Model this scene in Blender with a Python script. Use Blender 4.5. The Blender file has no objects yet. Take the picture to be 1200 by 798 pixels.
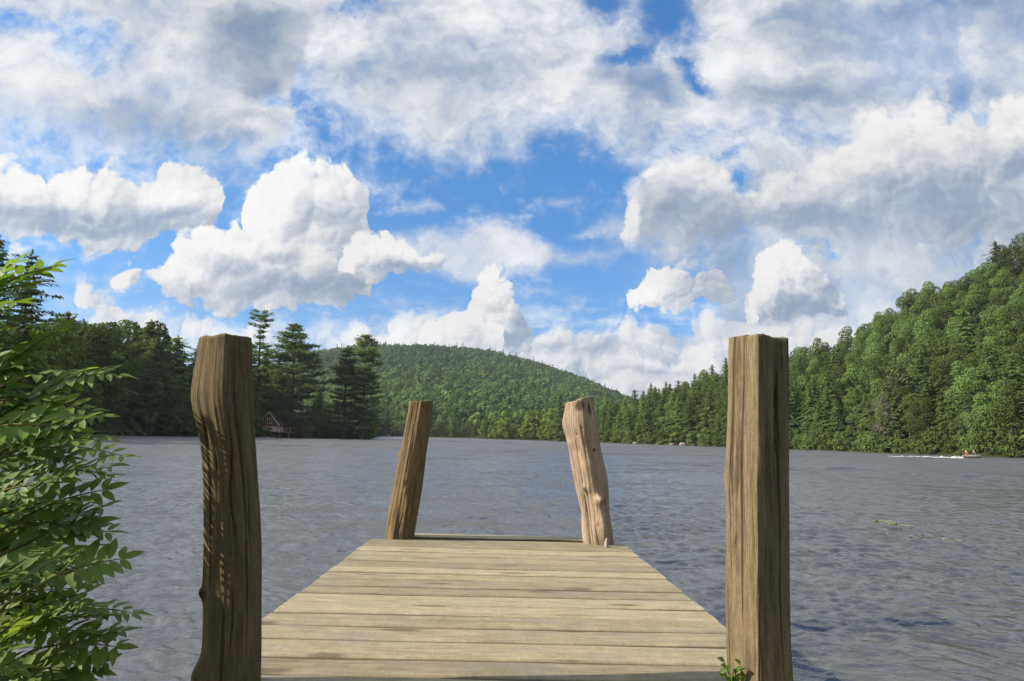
import bpy, bmesh, math, random
import numpy as np
from mathutils import Vector, Matrix, Euler

random.seed(7)
rng = np.random.default_rng(7)
scene = bpy.context.scene
COL = scene.collection

# ------------------------------------------------------------------ camera
F_PX, CX, CY = 800.0, 600.0, 399.0          # focal length in pixels of the 1200 px wide photograph
CAM = Vector((0.0, 0.0, 1.5))               # lake surface is z = 0
PITCH, ROLL = math.radians(7.93), math.radians(1.4)
FWD = Vector((0, math.cos(PITCH), math.sin(PITCH)))
UP0 = Vector((0, -math.sin(PITCH), math.cos(PITCH)))
RT0 = Vector((1, 0, 0))
RGT = RT0 * math.cos(ROLL) + UP0 * math.sin(ROLL)
UPV = UP0 * math.cos(ROLL) - RT0 * math.sin(ROLL)
cam_data = bpy.data.cameras.new("camera")
cam_data.sensor_fit = 'HORIZONTAL'
cam_data.sensor_width = 36.0
cam_data.lens = 36.0 * F_PX / 1200.0
cam_data.clip_start, cam_data.clip_end = 0.05, 60000.0
cam = bpy.data.objects.new("camera", cam_data)
COL.objects.link(cam)
_m = Matrix((RGT, UPV, -FWD)).transposed().to_4x4()
_m.translation = CAM
cam.matrix_world = _m
scene.camera = cam


def ray(px, py):
    """World direction seen at a point of the photograph (forward component 1)."""
    return FWD + RGT * ((px - CX) / F_PX) - UPV * ((py - CY) / F_PX)


def at_depth(px, py, y):
    """The point at distance y in front of the shore line of sight."""
    d = ray(px, py)
    return CAM + d * (y / d.y)


def uv_of(px, py):
    d = ray(px, py)
    return d.x / d.y, d.z / d.y


# ------------------------------------------------------------------ exposure
scene.cycles.use_denoising = True
scene.cycles.use_adaptive_sampling = False
scene.cycles.sample_clamp_indirect = 4.0
scene.cycles.max_bounces = 8
vs = scene.view_settings
scene.display_settings.display_device = 'sRGB'
vs.view_transform, vs.look = 'Standard', 'None'
vs.exposure, vs.gamma, vs.use_curve_mapping = 0.92, 1.0, False

# ------------------------------------------------------------------ sun
SUN_EL = math.radians(29.0)
SUN_DIR = Vector((-0.98, -0.20, 0)).normalized() * math.cos(SUN_EL) + Vector((0, 0, math.sin(SUN_EL)))
sl = bpy.data.lights.new("sun", 'SUN')
sl.energy, sl.angle, sl.color = 4.6, math.radians(0.5), (1.0, 0.90, 0.76)
so = bpy.data.objects.new("sun", sl)
so.rotation_euler = SUN_DIR.to_track_quat('Z', 'Y').to_euler()
COL.objects.link(so)


# ------------------------------------------------------------------ node helper
class NT:
    """Small wrapper that adds nodes to a tree and wires their inputs."""

    def __init__(self, tree):
        self.t = tree

    def set(self, n, key, v):
        if v is None:
            return
        s = n.inputs[key]
        if isinstance(v, bpy.types.NodeSocket):
            self.t.links.new(v, s)
        else:
            s.default_value = v

    def add(self, kind, ins=None, **props):
        n = self.t.nodes.new(kind)
        for k, v in props.items():
            setattr(n, k, v)
        for k, v in (ins or {}).items():
            self.set(n, k, v)
        return n

    def m(self, op, a, b=None, c=None, clamp=False):
        n = self.t.nodes.new('ShaderNodeMath')
        n.operation, n.use_clamp = op, clamp
        for i, v in enumerate((a, b, c)):
            self.set(n, i, v)
        return n.outputs[0]

    def v(self, op, a, b=None, scale=None):
        n = self.t.nodes.new('ShaderNodeVectorMath')
        n.operation = op
        self.set(n, 0, a)
        if b is not None:
            self.set(n, 1, b)
        if scale is not None:
            self.set(n, 'Scale', scale)
        return n.outputs['Value'] if op in ('LENGTH', 'DOT_PRODUCT', 'DISTANCE') else n.outputs['Vector']

    def noise(self, vec, scale, detail=4.0, rough=0.55, dim='3D', kind='FBM', dist=0.0, lac=2.0, color=False):
        n = self.add('ShaderNodeTexNoise', noise_dimensions=dim, noise_type=kind)
        self.set(n, 'Vector', vec)
        self.set(n, 'Scale', scale)
        self.set(n, 'Detail', detail)
        self.set(n, 'Roughness', rough)
        self.set(n, 'Lacunarity', lac)
        self.set(n, 'Distortion', dist)
        return n.outputs['Color' if color else 0]

    def ramp(self, fac, stops, interp='LINEAR'):
        n = self.t.nodes.new('ShaderNodeValToRGB')
        cr = n.color_ramp
        cr.interpolation = interp
        while len(cr.elements) < len(stops):
            cr.elements.new(0.5)
        for e, (p, c) in zip(cr.elements, stops):
            e.position = p
            e.color = (c, c, c, 1) if isinstance(c, (int, float)) else (*c, 1)
        self.set(n, 0, fac)
        return n.outputs[0]

    def step(self, x, lo, hi):
        n = self.add('ShaderNodeMapRange', interpolation_type='SMOOTHSTEP')
        for k, v in (('Value', x), ('From Min', lo), ('From Max', hi)):
            self.set(n, k, v)
        return n.outputs[0]

    def mix(self, fac, a, b, blend='MIX'):
        n = self.add('ShaderNodeMix', data_type='RGBA', blend_type=blend)
        for s, v in ((n.inputs['Factor'], fac), (n.inputs[6], a), (n.inputs[7], b)):
            if isinstance(v, bpy.types.NodeSocket):
                self.t.links.new(v, s)
            elif isinstance(v, (int, float)):
                s.default_value = v
            else:
                s.default_value = (*v[:3], 1)
        return n.outputs[2]


# ------------------------------------------------------------------ sky
world = bpy.data.worlds.new("World")
scene.world = world
world.use_nodes = True
wt = world.node_tree
wt.nodes.clear()
W = NT(wt)
SKY_STRENGTH = 0.1   # the exposure below is set for the woods and the dock
geo = W.add('ShaderNodeTexCoord')
sep = W.add('ShaderNodeSeparateXYZ', {'Vector': geo.outputs['Generated']})
yy = W.m('MAXIMUM', W.m('ABSOLUTE', sep.outputs['Y']), 0.16)
U = W.m('DIVIDE', sep.outputs['X'], yy)
V = W.m('DIVIDE', W.m('MAXIMUM', sep.outputs['Z'], 0.0), yy)
P = W.add('ShaderNodeCombineXYZ', {'X': U, 'Y': V}).outputs[0]
# the cloud deck seen in perspective: position on a plane overhead
zz = W.m('ADD', W.m('MAXIMUM', sep.outputs['Z'], 0.0), 0.09)
D = W.add('ShaderNodeCombineXYZ', {'X': W.m('DIVIDE', sep.outputs['X'], zz),
                                   'Y': W.m('DIVIDE', sep.outputs['Y'], zz)}).outputs[0]
sky = W.add('ShaderNodeTexSky', sky_type='NISHITA', sun_disc=False, sun_elevation=SUN_EL,
            sun_rotation=math.atan2(SUN_DIR.x, SUN_DIR.y), altitude=0.0,
            air_density=1.0, dust_density=0.35, ozone_density=1.6)
tint = W.ramp(V, [(0.0, (0.72, 0.98, 1.42)), (0.15, (0.52, 0.98, 1.42)), (0.4, (0.46, 1.20, 1.66)), (0.8, (0.46, 1.26, 1.80))])
base = W.mix(1.0, W.mix(1.0, sky.outputs[0], tint, 'MULTIPLY'), (0.53, 0.56, 0.60), 'MULTIPLY')
LIT2D = (-0.72, 0.69, 0.0)
K = 0.53 / SKY_STRENGTH
U0, U1, VS = -1.0, 1.0, 0.8


def curves(u, segs):
    """Upper edge, lower edge and greyness of a row of clouds as functions of azimuth."""
    tops, bots, dk = [], [], []
    segs = sorted(segs, key=lambda q: q[0][0])
    for i, s in enumerate(segs):
        s = [p if len(p) > 3 else (*p, 0.0) for p in s]
        for k, out in ((1, tops), (2, bots)):
            a = [uv_of(p[0], p[k]) for p in s]
            none = 0.0 if k == 1 else VS
            ga = min(0.016, (s[0][0] - segs[i - 1][-1][0]) / 800 * 0.42) if i else 0.016
            gb = min(0.016, (segs[i + 1][0][0] - s[-1][0]) / 800 * 0.42) if i + 1 < len(segs) else 0.016
            out += [(a[0][0] - ga, none)] + a + [(a[-1][0] + gb, none)]
        dk += [(uv_of(p[0], (p[1] + p[2]) / 2)[0], p[3]) for p in s]
    n = W.add('ShaderNodeRGBCurve', {'Color': u})
    mp = n.mapping
    mp.use_clip = False
    for c, pts, sc in ((0, tops, VS), (1, bots, VS), (2, dk, 1.0)):
        pts = sorted(((x - U0) / (U1 - U0), min(max(y / sc, 0.0), 1.0)) for x, y in pts)
        keep, last = [], -1
        for x, y in pts:
            x = min(max(x, 0.0), 1.0)
            if x - last > 0.0004:
                keep.append((x, y))
                last = x
        cu = mp.curves[c]
        while len(cu.points) < len(keep):
            cu.points.new(0.5, 0.5)
        for p, (x, y) in zip(cu.points, keep):
            p.location = (x, y)
            p.handle_type = 'VECTOR'
    mp.extend = 'HORIZONTAL'
    mp.update()
    sp = W.add('ShaderNodeSeparateColor', {'Color': n.outputs[0]})
    return W.m('MULTIPLY', sp.outputs[0], VS), W.m('MULTIPLY', sp.outputs[1], VS), sp.outputs[2]


def ellipse(p, cx, cy, rx, ry, deg=0.0):
    u, v = uv_of(cx, cy)
    mp = W.add('ShaderNodeMapping', {'Vector': p}, vector_type='TEXTURE')
    mp.inputs['Location'].default_value = (u, v, 0)
    mp.inputs['Rotation'].default_value = (0, 0, math.radians(deg))
    mp.inputs['Scale'].default_value = (rx / 800, ry / 800, 1)
    return W.m('SUBTRACT', 1.0, W.v('LENGTH', mp.outputs[0]))


def union(p, ells):
    out = None
    for e in ells:
        d = ellipse(p, *e)
        out = d if out is None else W.m('SMOOTH_MAX', out, d, 0.15)
    return out


def puff(p, scale, octaves=4, gain=0.58, power=2.0):
    """Heaped rounded lumps: each octave is a field of domes with sharp creases between them."""
    out, w, tot = None, 1.0, 0.0
    for i in range(octaves):
        n = W.add('ShaderNodeTexVoronoi', {'Vector': W.v('ADD', p, (1.7 * i, 0.9 * i, 0)), 'Scale': scale, 'Randomness': 0.95,
                                           'Detail': 0.0}, voronoi_dimensions='2D', feature='F1')
        d = n.outputs['Distance']
        o = W.m('MULTIPLY', W.m('MULTIPLY', d, d), -1.6 * w)
        out = o if out is None else W.m('ADD', out, o)
        tot += w
        w *= gain
        scale *= 2.1
    return W.m('MULTIPLY_ADD', out, 1.0 / tot, 0.5)


# noises shared by all rows; each has a twin sampled a little nearer the sun, for light and shade
def toward(p, d):
    return W.v('ADD', p, (LIT2D[0] * d, LIT2D[1] * d, 0))


def bent(p, scale, amp, detail=4.0, rough=0.55):
    n = W.v('SUBTRACT', W.noise(p, scale, detail, rough, color=True), (0.5, 0.5, 0.5))
    return W.v('ADD', p, W.v('MULTIPLY', n, (amp, amp, 0)))


PW = bent(P, 8.0, 0.085, 6.0, 0.6)                       # crisp heaps
PS = bent(W.v('ADD', P, (5, 2, 0)), 3.5, 0.20, 8.0, 0.62)   # soft sheets
PS = W.v('SUBTRACT', PS, (5, 2, 0))
A1, A2 = puff(PW, 13.0), puff(toward(PW, 0.011), 13.0)
B1, B2 = puff(PW, 22.0), puff(toward(PW, 0.008), 22.0)
PV = W.v('MULTIPLY', PS, (0.85, 1.2, 1.0))
S1 = W.m('SUBTRACT', W.noise(PV, 4.5, 9.0, 0.58), 0.5)
S2 = W.m('SUBTRACT', W.noise(toward(PV, 0.03), 4.5, 4.0, 0.5), 0.5)
LOW = W.m('SUBTRACT', W.noise(W.v('ADD', PV, (9, 9, 0)), 7.0, 8.0, 0.62), 0.5)
FINE = W.m('SUBTRACT', W.noise(PW, 24.0, 6.0, 0.66), 0.5)
gA, gB, gS = W.m('SUBTRACT', A1, A2), W.m('SUBTRACT', B1, B2), W.m('SUBTRACT', S1, S2)


def row(under, segs, kind='A', wt=0.03, wb=0.03, amp=0.7, fine=0.7, soft=(0.0, 0.35), opacity=1.0, dark=(), holes=(),
        lit=(0.92, 0.905, 0.89), shade=(0.42, 0.50, 0.60), bias=0.60, rise=0.25, big=0.2, small=0.9, dk=0.6, off=0.03, relief=0.1, low=0.5):
    p = PS if kind == 'S' else PW
    n1, g = {'A': (A1, gA), 'B': (B1, gB), 'S': (W.m('MULTIPLY', S1, 3.0), gS)}[kind]

    def shape(p):
        q = W.add('ShaderNodeSeparateXYZ', {'Vector': p})
        fac = W.m('MULTIPLY_ADD', q.outputs[0], 1 / (U1 - U0), -U0 / (U1 - U0))
        top, bot, gd = curves(fac, segs)
        up = W.m('SUBTRACT', top, q.outputs[1])
        dn = W.m('SUBTRACT', q.outputs[1], bot)
        F = W.m('SMOOTH_MIN', W.m('MULTIPLY', up, 1 / wt), W.m('MULTIPLY', dn, 1 / wb), 0.4)
        return W.m('MINIMUM', F, 2.2), up, dn

    F, up, dn = shape(p)
    dens = W.m('MULTIPLY_ADD', n1, amp, F)
    dens = W.m('MULTIPLY_ADD', FINE, fine, dens)
    alpha = W.m('MULTIPLY', W.step(dens, soft[0], soft[1]), opacity)
    if holes:
        hl = W.m('MULTIPLY_ADD', FINE, -1.1, W.m('MULTIPLY_ADD', n1, -0.75, union(p, holes)))
        alpha = W.m('MULTIPLY', alpha, W.m('SUBTRACT', 1.0, W.step(hl, -0.55, 0.75)))
    if kind == 'S':
        alpha = W.m('MULTIPLY', alpha, W.m('MULTIPLY_ADD', W.step(W.m('MULTIPLY_ADD', FINE, 0.3, S1), -0.22, 0.12), 0.45, 0.55))
    h = W.m('DIVIDE', dn, W.m('MAXIMUM', W.m('ADD', up, dn), 0.02), clamp=True)
    s = W.m('MULTIPLY_ADD', W.m('SUBTRACT', h, 0.5), rise * 2, bias)
    s = W.m('MULTIPLY_ADD', g, small, s)
    s = W.m('MULTIPLY_ADD', n1, relief, s)
    s = W.m('MULTIPLY_ADD', LOW, low, s)
    if kind != 'S':
        Fo = shape(toward(p, off))[0]
        s = W.m('MULTIPLY_ADD', W.m('SUBTRACT', F, Fo), big, s)
    if dark:
        d = W.m('MULTIPLY_ADD', n1, 0.5, union(p, dark))
        d = W.m('MULTIPLY_ADD', LOW, 2.0, d)
        s = W.m('SUBTRACT', s, W.m('MULTIPLY', W.step(d, -0.8, 1.1), dk * 1.25))
    s = W.m('MULTIPLY_ADD', FINE, 0.42, s)
    s = W.step(s, -0.48, 1.08)
    c = W.mix(s, tuple(x * K * q for x, q in zip(shade, (0.62, 0.68, 0.77))), tuple(x * K * 1.0 for x in lit))
    tex = W.m('ADD', 1.0, W.m('ADD', W.m('MULTIPLY', W.m('ADD', S1, W.m('MULTIPLY', FINE, 0.35)), 0.50), W.m('MULTIPLY', LOW, 0.28)))
    c = W.v('SCALE', c, scale=tex)
    return W.mix(alpha, under, c)


# generic broken cloud all round the sky, in perspective on the deck overhead
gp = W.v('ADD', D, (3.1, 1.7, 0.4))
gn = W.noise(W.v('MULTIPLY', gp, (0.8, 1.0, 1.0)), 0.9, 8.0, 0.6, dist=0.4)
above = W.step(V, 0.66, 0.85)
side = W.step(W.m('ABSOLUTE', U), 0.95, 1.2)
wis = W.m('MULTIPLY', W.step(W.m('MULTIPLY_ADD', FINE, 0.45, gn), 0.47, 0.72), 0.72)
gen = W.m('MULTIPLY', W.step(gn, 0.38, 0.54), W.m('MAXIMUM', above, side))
gcol = W.mix(W.step(S1, -0.2, 0.15), (0.62 * K, 0.67 * K, 0.74 * K), (1.08 * K, 1.075 * K, 1.07 * K))  # brightened so the unseen cloud overhead and round the sides adds fill light
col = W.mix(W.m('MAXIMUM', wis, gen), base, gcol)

SOFT = dict(kind='S', wt=0.05, wb=0.05, amp=1.35, fine=0.5, soft=(-0.5, 1.5), small=2.6, relief=0.34, low=1.5)
# veil on the right
col = row(col, [[(690, 258, 266), (720, 240, 300), (760, 205, 345), (820, 172, 352), (900, 150, 520), (1000, 140, 520), (1300, 140, 520)]],
          dark=[(830, 262, 110, 34), (1020, 262, 130, 34), (1150, 262, 100, 50), (840, 305, 60, 26)],
          holes=[(850, 190, 34, 10, 30), (962, 308, 44, 8), (740, 368, 80, 10), (850, 222, 18, 20)],
          lit=(0.80, 0.815, 0.835), shade=(0.40, 0.485, 0.60), bias=0.52, rise=0.12, **SOFT)
# the high sheet
col = row(col, [[(296, -80, -70), (318, -80, -12), (336, -80, 34), (352, -80, 80), (374, -80, 116), (420, -80, 140), (500, -80, 176), (560, -80, 190), (620, -80, 184), (670, -80, 168),
                 (705, -80, 185), (760, -80, 208), (820, -80, 172), (870, -80, 176), (950, -80, 180), (1050, -80, 165), (1300, -80, 155)]],
          dark=[(1160, 18, 120, 40), (950, 28, 60, 34), (950, 108, 90, 26), (750, 98, 55, 26), (500, 92, 130, 24), (1120, 108, 100, 20)],
          holes=[(782, 20, 62, 48, -30), (742, 62, 40, 16, 28), (818, 84, 46, 14, -32), (420, 6, 34, 18), (700, 0, 30, 26)],
          lit=(0.86, 0.86, 0.865), shade=(0.47, 0.54, 0.63), bias=0.60, rise=0.0, **SOFT)
# grey heap at the upper left
col = row(col, [[(-150, -80, 150), (0, -80, 150), (60, -80, 150), (120, -80, 168), (190, -80, 172), (205, -80, 196), (260, -80, 208), (290, -80, 204),
                 (318, -80, 186), (338, -80, 150), (350, -80, 96), (362, -80, 40), (378, -80, -20), (392, -80, -70)]],
          dark=[(295, 45, 78, 62, -20), (150, 140, 140, 24), (300, 100, 50, 24), (262, 172, 40, 14)],
          holes=[(95, 50, 38, 30, -30), (20, 26, 46, 14), (62, 26, 46, 10, -25), (322, 118, 24, 14)],
          lit=(0.84, 0.84, 0.845), shade=(0.33, 0.41, 0.51), bias=0.60, rise=0.0, dk=0.62, **SOFT)
# streaks
STREAK = dict(kind='S', wt=0.022, wb=0.02, amp=1.7, fine=0.9, soft=(0.0, 1.9), lit=(0.86, 0.86, 0.865), shade=(0.55, 0.63, 0.73), bias=0.70, rise=0.15, opacity=0.95, small=0.6)
col = row(col, [[(-20, 172, 182), (40, 160, 184), (90, 158, 180), (150, 172, 184)],
                [(405, 262, 280), (450, 256, 312), (510, 246, 322), (580, 246, 330), (625, 262, 322), (700, 284, 322), (745, 288, 315), (790, 300, 330)]], **STREAK)
col = row(col, [[(300, 350, 362), (360, 344, 360), (425, 348, 360), (480, 344, 360), (545, 352, 356)], [(600, 338, 344), (640, 334, 350), (690, 344, 350)],
                [(190, 345, 352), (230, 340, 352), (270, 346, 352)]], **STREAK)
col = row(col, [[(445, 240, 250), (470, 222, 252), (500, 204, 252), (532, 234, 250)], [(670, 215, 221), (690, 206, 222), (715, 214, 222)]], **STREAK)
col = row(col, [[(425, 372, 380), (500, 362, 382), (560, 370, 380)], [(640, 358, 370), (652, 354, 372), (664, 360, 370)], [(670, 264, 280), (720, 250, 285), (770, 246, 292)]], **STREAK)
CRISP = dict(amp=1.8, fine=1.25, soft=(-0.05, 0.42), low=1.6, small=1.05)
# low rows along the horizon
LOWROW = dict(kind='B', amp=1.7, fine=1.4, low=1.8)
col = row(col, [[(60, 375, 425), (110, 362, 425), (170, 366, 425), (240, 384, 425), (330, 380, 425), (420, 384, 425), (500, 376, 425), (560, 392, 425), (640, 398, 425), (700, 384, 425), (800, 392, 425), (1000, 385, 430)]],
          wt=0.03, wb=0.05, soft=(-0.4, 1.6), opacity=0.85, lit=(0.86, 0.86, 0.865), shade=(0.56, 0.64, 0.73), bias=0.60, rise=0.1, **LOWROW)
col = row(col, [[(8, 287, 300), (18, 278, 304), (34, 290, 302)], [(86, 345, 372), (98, 328, 376), (108, 326, 378), (124, 346, 380), (150, 362, 384), (172, 366, 386), (190, 378, 386)],
                [(206, 376, 396), (226, 368, 400), (250, 378, 404), (268, 388, 404)], [(280, 386, 400), (300, 378, 402), (320, 386, 402)], [(395, 396, 408), (420, 384, 412), (440, 390, 412), (470, 376, 410), (500, 380, 408), (520, 392, 408)],
                [(600, 418, 480), (614, 404, 480), (640, 391, 480), (672, 384, 480), (690, 388, 480), (700, 402, 480), (716, 404, 480), (724, 382, 480), (760, 372, 480), (780, 374, 480), (790, 392, 480), (812, 394, 480), (822, 376, 480), (838, 364, 480), (850, 384, 480), (900, 388, 480), (1000, 384, 480)]],
          wt=0.022, wb=0.028, soft=(-0.2, 1.0), dark=[(724, 414, 80, 12), (795, 392, 50, 12), (812, 428, 70, 14), (680, 432, 60, 10), (650, 410, 30, 8)],
          lit=(0.89, 0.88, 0.87), shade=(0.48, 0.565, 0.67), bias=0.58, rise=0.12, **LOWROW)
col = row(col, [[(640, 436, 480), (662, 424, 480), (700, 430, 480), (730, 418, 480), (760, 426, 480), (800, 412, 480), (830, 424, 480), (900, 420, 480)]],
          wt=0.022, wb=0.03, soft=(-0.2, 1.0), dark=[(690, 440, 40, 8), (770, 436, 50, 8)], lit=(0.89, 0.875, 0.865), shade=(0.50, 0.585, 0.69), bias=0.60, rise=0.2, **LOWROW)
# broad heap on the right
col = row(col, [[(735, 232, 270), (765, 200, 285), (800, 176, 290), (818, 170, 290), (840, 186, 290), (852, 222, 292), (872, 228, 292), (900, 205, 292), (940, 190, 288), (962, 168, 288),
                 (990, 160, 288), (1004, 132, 288), (1030, 124, 288), (1060, 138, 288), (1080, 122, 288), (1102, 118, 288), (1130, 132, 290), (1150, 152, 292), (1166, 122, 292), (1200, 113, 292), (1300, 118, 292)]],
          wt=0.035, wb=0.06, amp=1.9, fine=1.1, soft=(-0.2, 1.0), low=1.8, small=0.85,
          dark=[(960, 254, 140, 28), (1110, 240, 130, 36), (870, 264, 110, 28), (790, 240, 60, 28), (1190, 195, 44, 26)],
          lit=(0.89, 0.875, 0.865), shade=(0.46, 0.535, 0.635), bias=0.55, rise=0.16)
# row at the left
col = row(col, [[(-120, 196, 272), (0, 190, 272), (24, 187, 274), (48, 200, 276), (58, 206, 276), (76, 200, 280), (90, 193, 282), (106, 204, 284), (120, 190, 284), (136, 192, 284),
                 (160, 212, 284), (174, 207, 282), (186, 212, 278), (190, 196, 276), (210, 188, 270), (240, 200, 262), (256, 208, 255), (262, 236, 248)]],
          wt=0.025, wb=0.025, dark=[(52, 248, 66, 15), (165, 252, 72, 15), (110, 264, 110, 9)],
          lit=(0.91, 0.895, 0.88), shade=(0.45, 0.53, 0.625), bias=0.55, rise=0.16, dk=0.5, **CRISP)
# tall heap left of the middle: tower, then body
col = row(col, [[(280, 255, 330), (283, 236, 330), (300, 222, 330), (317, 220, 330), (324, 202, 330), (344, 188, 330), (360, 182, 330), (366, 191, 330), (386, 188, 330), (408, 193, 330), (420, 204, 330), (430, 220, 330), (432, 300, 330)]],
          wt=0.025, wb=0.02, dark=[(405, 265, 36, 52, 12), (378, 244, 26, 18)],
          lit=(0.93, 0.92, 0.91), shade=(0.47, 0.55, 0.65), bias=0.64, rise=0.08, dk=0.45, **CRISP)
col = row(col, [[(133, 322, 326), (140, 312, 334), (156, 306, 336), (175, 316, 332), (186, 312, 340), (204, 300, 348), (215, 280, 352), (240, 268, 356), (258, 258, 360), (275, 262, 362), (290, 273, 362),
                 (310, 281, 362), (330, 272, 362), (346, 279, 362), (372, 277, 362), (379, 291, 362), (396, 300, 362), (402, 311, 360), (420, 312, 358), (434, 326, 352), (440, 338, 346)]],
          wt=0.025, wb=0.022, dark=[(368, 332, 76, 24), (270, 310, 38, 13), (330, 297, 26, 11), (412, 335, 30, 16)],
          lit=(0.92, 0.905, 0.89), shade=(0.40, 0.48, 0.58), bias=0.58, rise=0.10, dk=0.62, **CRISP)
# smaller heaps in front
col = row(col, [[(397, 302, 318), (404, 286, 322), (416, 276, 326), (430, 279, 326), (450, 272, 324), (462, 276, 320), (476, 281, 316), (500, 283, 312), (520, 291, 306), (526, 298, 302)],
                [(530, 384, 410), (542, 368, 415), (550, 346, 420), (556, 330, 420), (572, 321, 420), (592, 324, 420), (604, 338, 420), (610, 355, 420), (620, 368, 420), (626, 392, 420)],
                [(728, 347, 354), (742, 341, 356), (760, 318, 358), (776, 303, 358), (800, 300, 358), (820, 311, 358), (848, 326, 358), (854, 346, 356)],
                [(862, 352, 374), (870, 346, 376), (878, 330, 378), (890, 311, 378), (900, 299, 378), (918, 288, 378), (934, 295, 378), (946, 308, 378), (964, 318, 378), (976, 336, 378), (992, 346, 376), (997, 362, 372)]],
          kind='B', wt=0.02, wb=0.02, dark=[(950, 362, 54, 17), (972, 342, 26, 20), (614, 380, 18, 30), (588, 400, 46, 10), (470, 308, 54, 9), (832, 322, 50, 24)],
          lit=(0.92, 0.905, 0.89), shade=(0.45, 0.535, 0.635), bias=0.60, rise=0.12, dk=0.6, **CRISP)
col = row(col, [[(484, 398, 410), (506, 384, 416), (522, 370, 420), (540, 362, 425), (558, 372, 425), (590, 392, 420)]],
          kind='B', wt=0.02, wb=0.02, lit=(0.92, 0.905, 0.89), shade=(0.5, 0.58, 0.68), bias=0.72, rise=0.18, **CRISP)
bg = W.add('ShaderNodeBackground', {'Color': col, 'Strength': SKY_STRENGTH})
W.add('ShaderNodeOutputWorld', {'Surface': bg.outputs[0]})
world.cycles.sampling_method = 'MANUAL'
world.cycles.sample_map_resolution = 1024
# ------------------------------------------------------------------ building helpers
def tag(o, label=None, category=None, group=None, kind=None):
    for k, v in (('label', label), ('category', category), ('group', group), ('kind', kind)):
        if v:
            o[k] = v
    return o


def empty(name, loc, label, category, group=None, rz=0.0, scale=(1, 1, 1)):
    o = bpy.data.objects.new(name, None)
    COL.objects.link(o)
    o.location, o.rotation_euler, o.scale = loc, (0, 0, rz), scale
    o.empty_display_size = 0.3
    return tag(o, label, category, group)


def new_obj(name, me, parent=None, loc=None):
    o = bpy.data.objects.new(name, me)
    COL.objects.link(o)
    if parent is not None:
        o.parent = parent
    if loc is not None:
        o.location = loc
    return o


def np_mesh(name, verts, faces, mats, smooth=False, midx=None, attrs=None):
    """Mesh from arrays; faces is an (n, 3) or (n, 4) array or a list of such arrays."""
    me = bpy.data.meshes.new(name)
    verts = np.asarray(verts, np.float32)
    fl = faces if isinstance(faces, list) else [faces]
    fl = [np.asarray(f, np.int32) for f in fl if len(f)]
    loops = np.concatenate([f.ravel() for f in fl])
    sizes = np.concatenate([np.full(len(f), f.shape[1], np.int32) for f in fl])
    starts = np.concatenate([[0], np.cumsum(sizes)[:-1]]).astype(np.int32)
    me.vertices.add(len(verts))
    me.vertices.foreach_set('co', verts.ravel())
    me.loops.add(len(loops))
    me.loops.foreach_set('vertex_index', loops)
    me.polygons.add(len(sizes))
    me.polygons.foreach_set('loop_start', starts)
    if midx is not None:
        me.polygons.foreach_set('material_index', np.asarray(midx, np.int32))
    me.polygons.foreach_set('use_smooth', np.full(len(sizes), bool(smooth)))
    for k, a in (attrs or {}).items():
        at = me.attributes.new(k, 'FLOAT', 'POINT')
        at.data.foreach_set('value', np.asarray(a, np.float32))
    for mt in (mats if isinstance(mats, (list, tuple)) else [mats]):
        me.materials.append(mt)
    me.update(calc_edges=True)
    return me


def material(name):
    m = bpy.data.materials.new(name)
    m.use_nodes = True
    m.node_tree.nodes.clear()
    n = NT(m.node_tree)
    out = n.add('ShaderNodeOutputMaterial')
    return m, n, out


def vnoise(p, seed=0):
    """Smooth value noise for arrays of 2-D or 3-D points."""
    p = np.asarray(p, float)
    i = np.floor(p).astype(np.int64)
    f = p - i
    f = f * f * (3 - 2 * f)
    nd = p.shape[-1]
    out = np.zeros(p.shape[:-1])
    for c in range(2 ** nd):
        h = np.full(p.shape[:-1], seed * 7919 + 13, np.int64)
        w = np.ones(p.shape[:-1])
        for d in range(nd):
            b = (c >> d) & 1
            h = (h * 374761393 + (i[..., d] + b) * (668265263 + 1274126 * d)) & 0x7fffffff
            h = ((h ^ (h >> 13)) * 1274126177) & 0x7fffffff
            w = w * (f[..., d] if b else 1 - f[..., d])
        out += w * ((h & 0xffff) / 65535.0)
    return out * 2 - 1


def fbm(p, seed=0, octaves=4, gain=0.5):
    p = np.asarray(p, float)
    out, a = np.zeros(p.shape[:-1]), 1.0
    for k in range(octaves):
        out += a * vnoise(p * 2.0 ** k, seed + k)
        a *= gain
    return out


# ------------------------------------------------------------------ the valley: shore line and hills
def tan_az(px, y=505.0):
    d = ray(px, y)
    return math.atan2(d.x, d.y)


SHORE = [(-700, 16), (-400, 30), (-150, 52), (-50, 62), (60, 88), (130, 112), (235, 124), (300, 140), (380, 150), (428, 152), (437, 160), (446, 330),
         (556, 330), (566, 292), (660, 280), (735, 222), (800, 200), (850, 180), (920, 160), (1000, 140), (1060, 128),
         (1100, 121), (1150, 113), (1200, 107), (1300, 95), (1500, 78), (1900, 55)]
RIGHT = [(690, 300, 500), (735, 300, 470), (760, 292, 454), (800, 282, 443), (850, 272, 428), (920, 264, 400), (1000, 257, 384), (1060, 253, 351), (1100, 251, 328),
         (1150, 250, 302), (1200, 250, 277), (1300, 248, 232), (1500, 240, 180), (1900, 220, 190)]
FAR = [(-400, 470), (0, 448), (200, 425), (365, 411), (420, 405), (500, 404), (560, 410), (620, 422), (680, 442), (735, 466), (790, 492), (900, 506)]
SH_A = np.array([tan_az(p) for p, _ in SHORE])
SH_R = np.array([math.hypot(at_depth(p, 505, d).x, d) for p, d in SHORE])
RT_A = np.array([tan_az(p[0]) for p in RIGHT])
RT_R = np.array([p[1] for p in RIGHT], float)
RT_Z = np.array([CAM.z + (ray(*p[::2]).z / math.hypot(ray(*p[::2]).x, ray(*p[::2]).y)) * p[1] - 15.0 for p in RIGHT])
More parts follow.
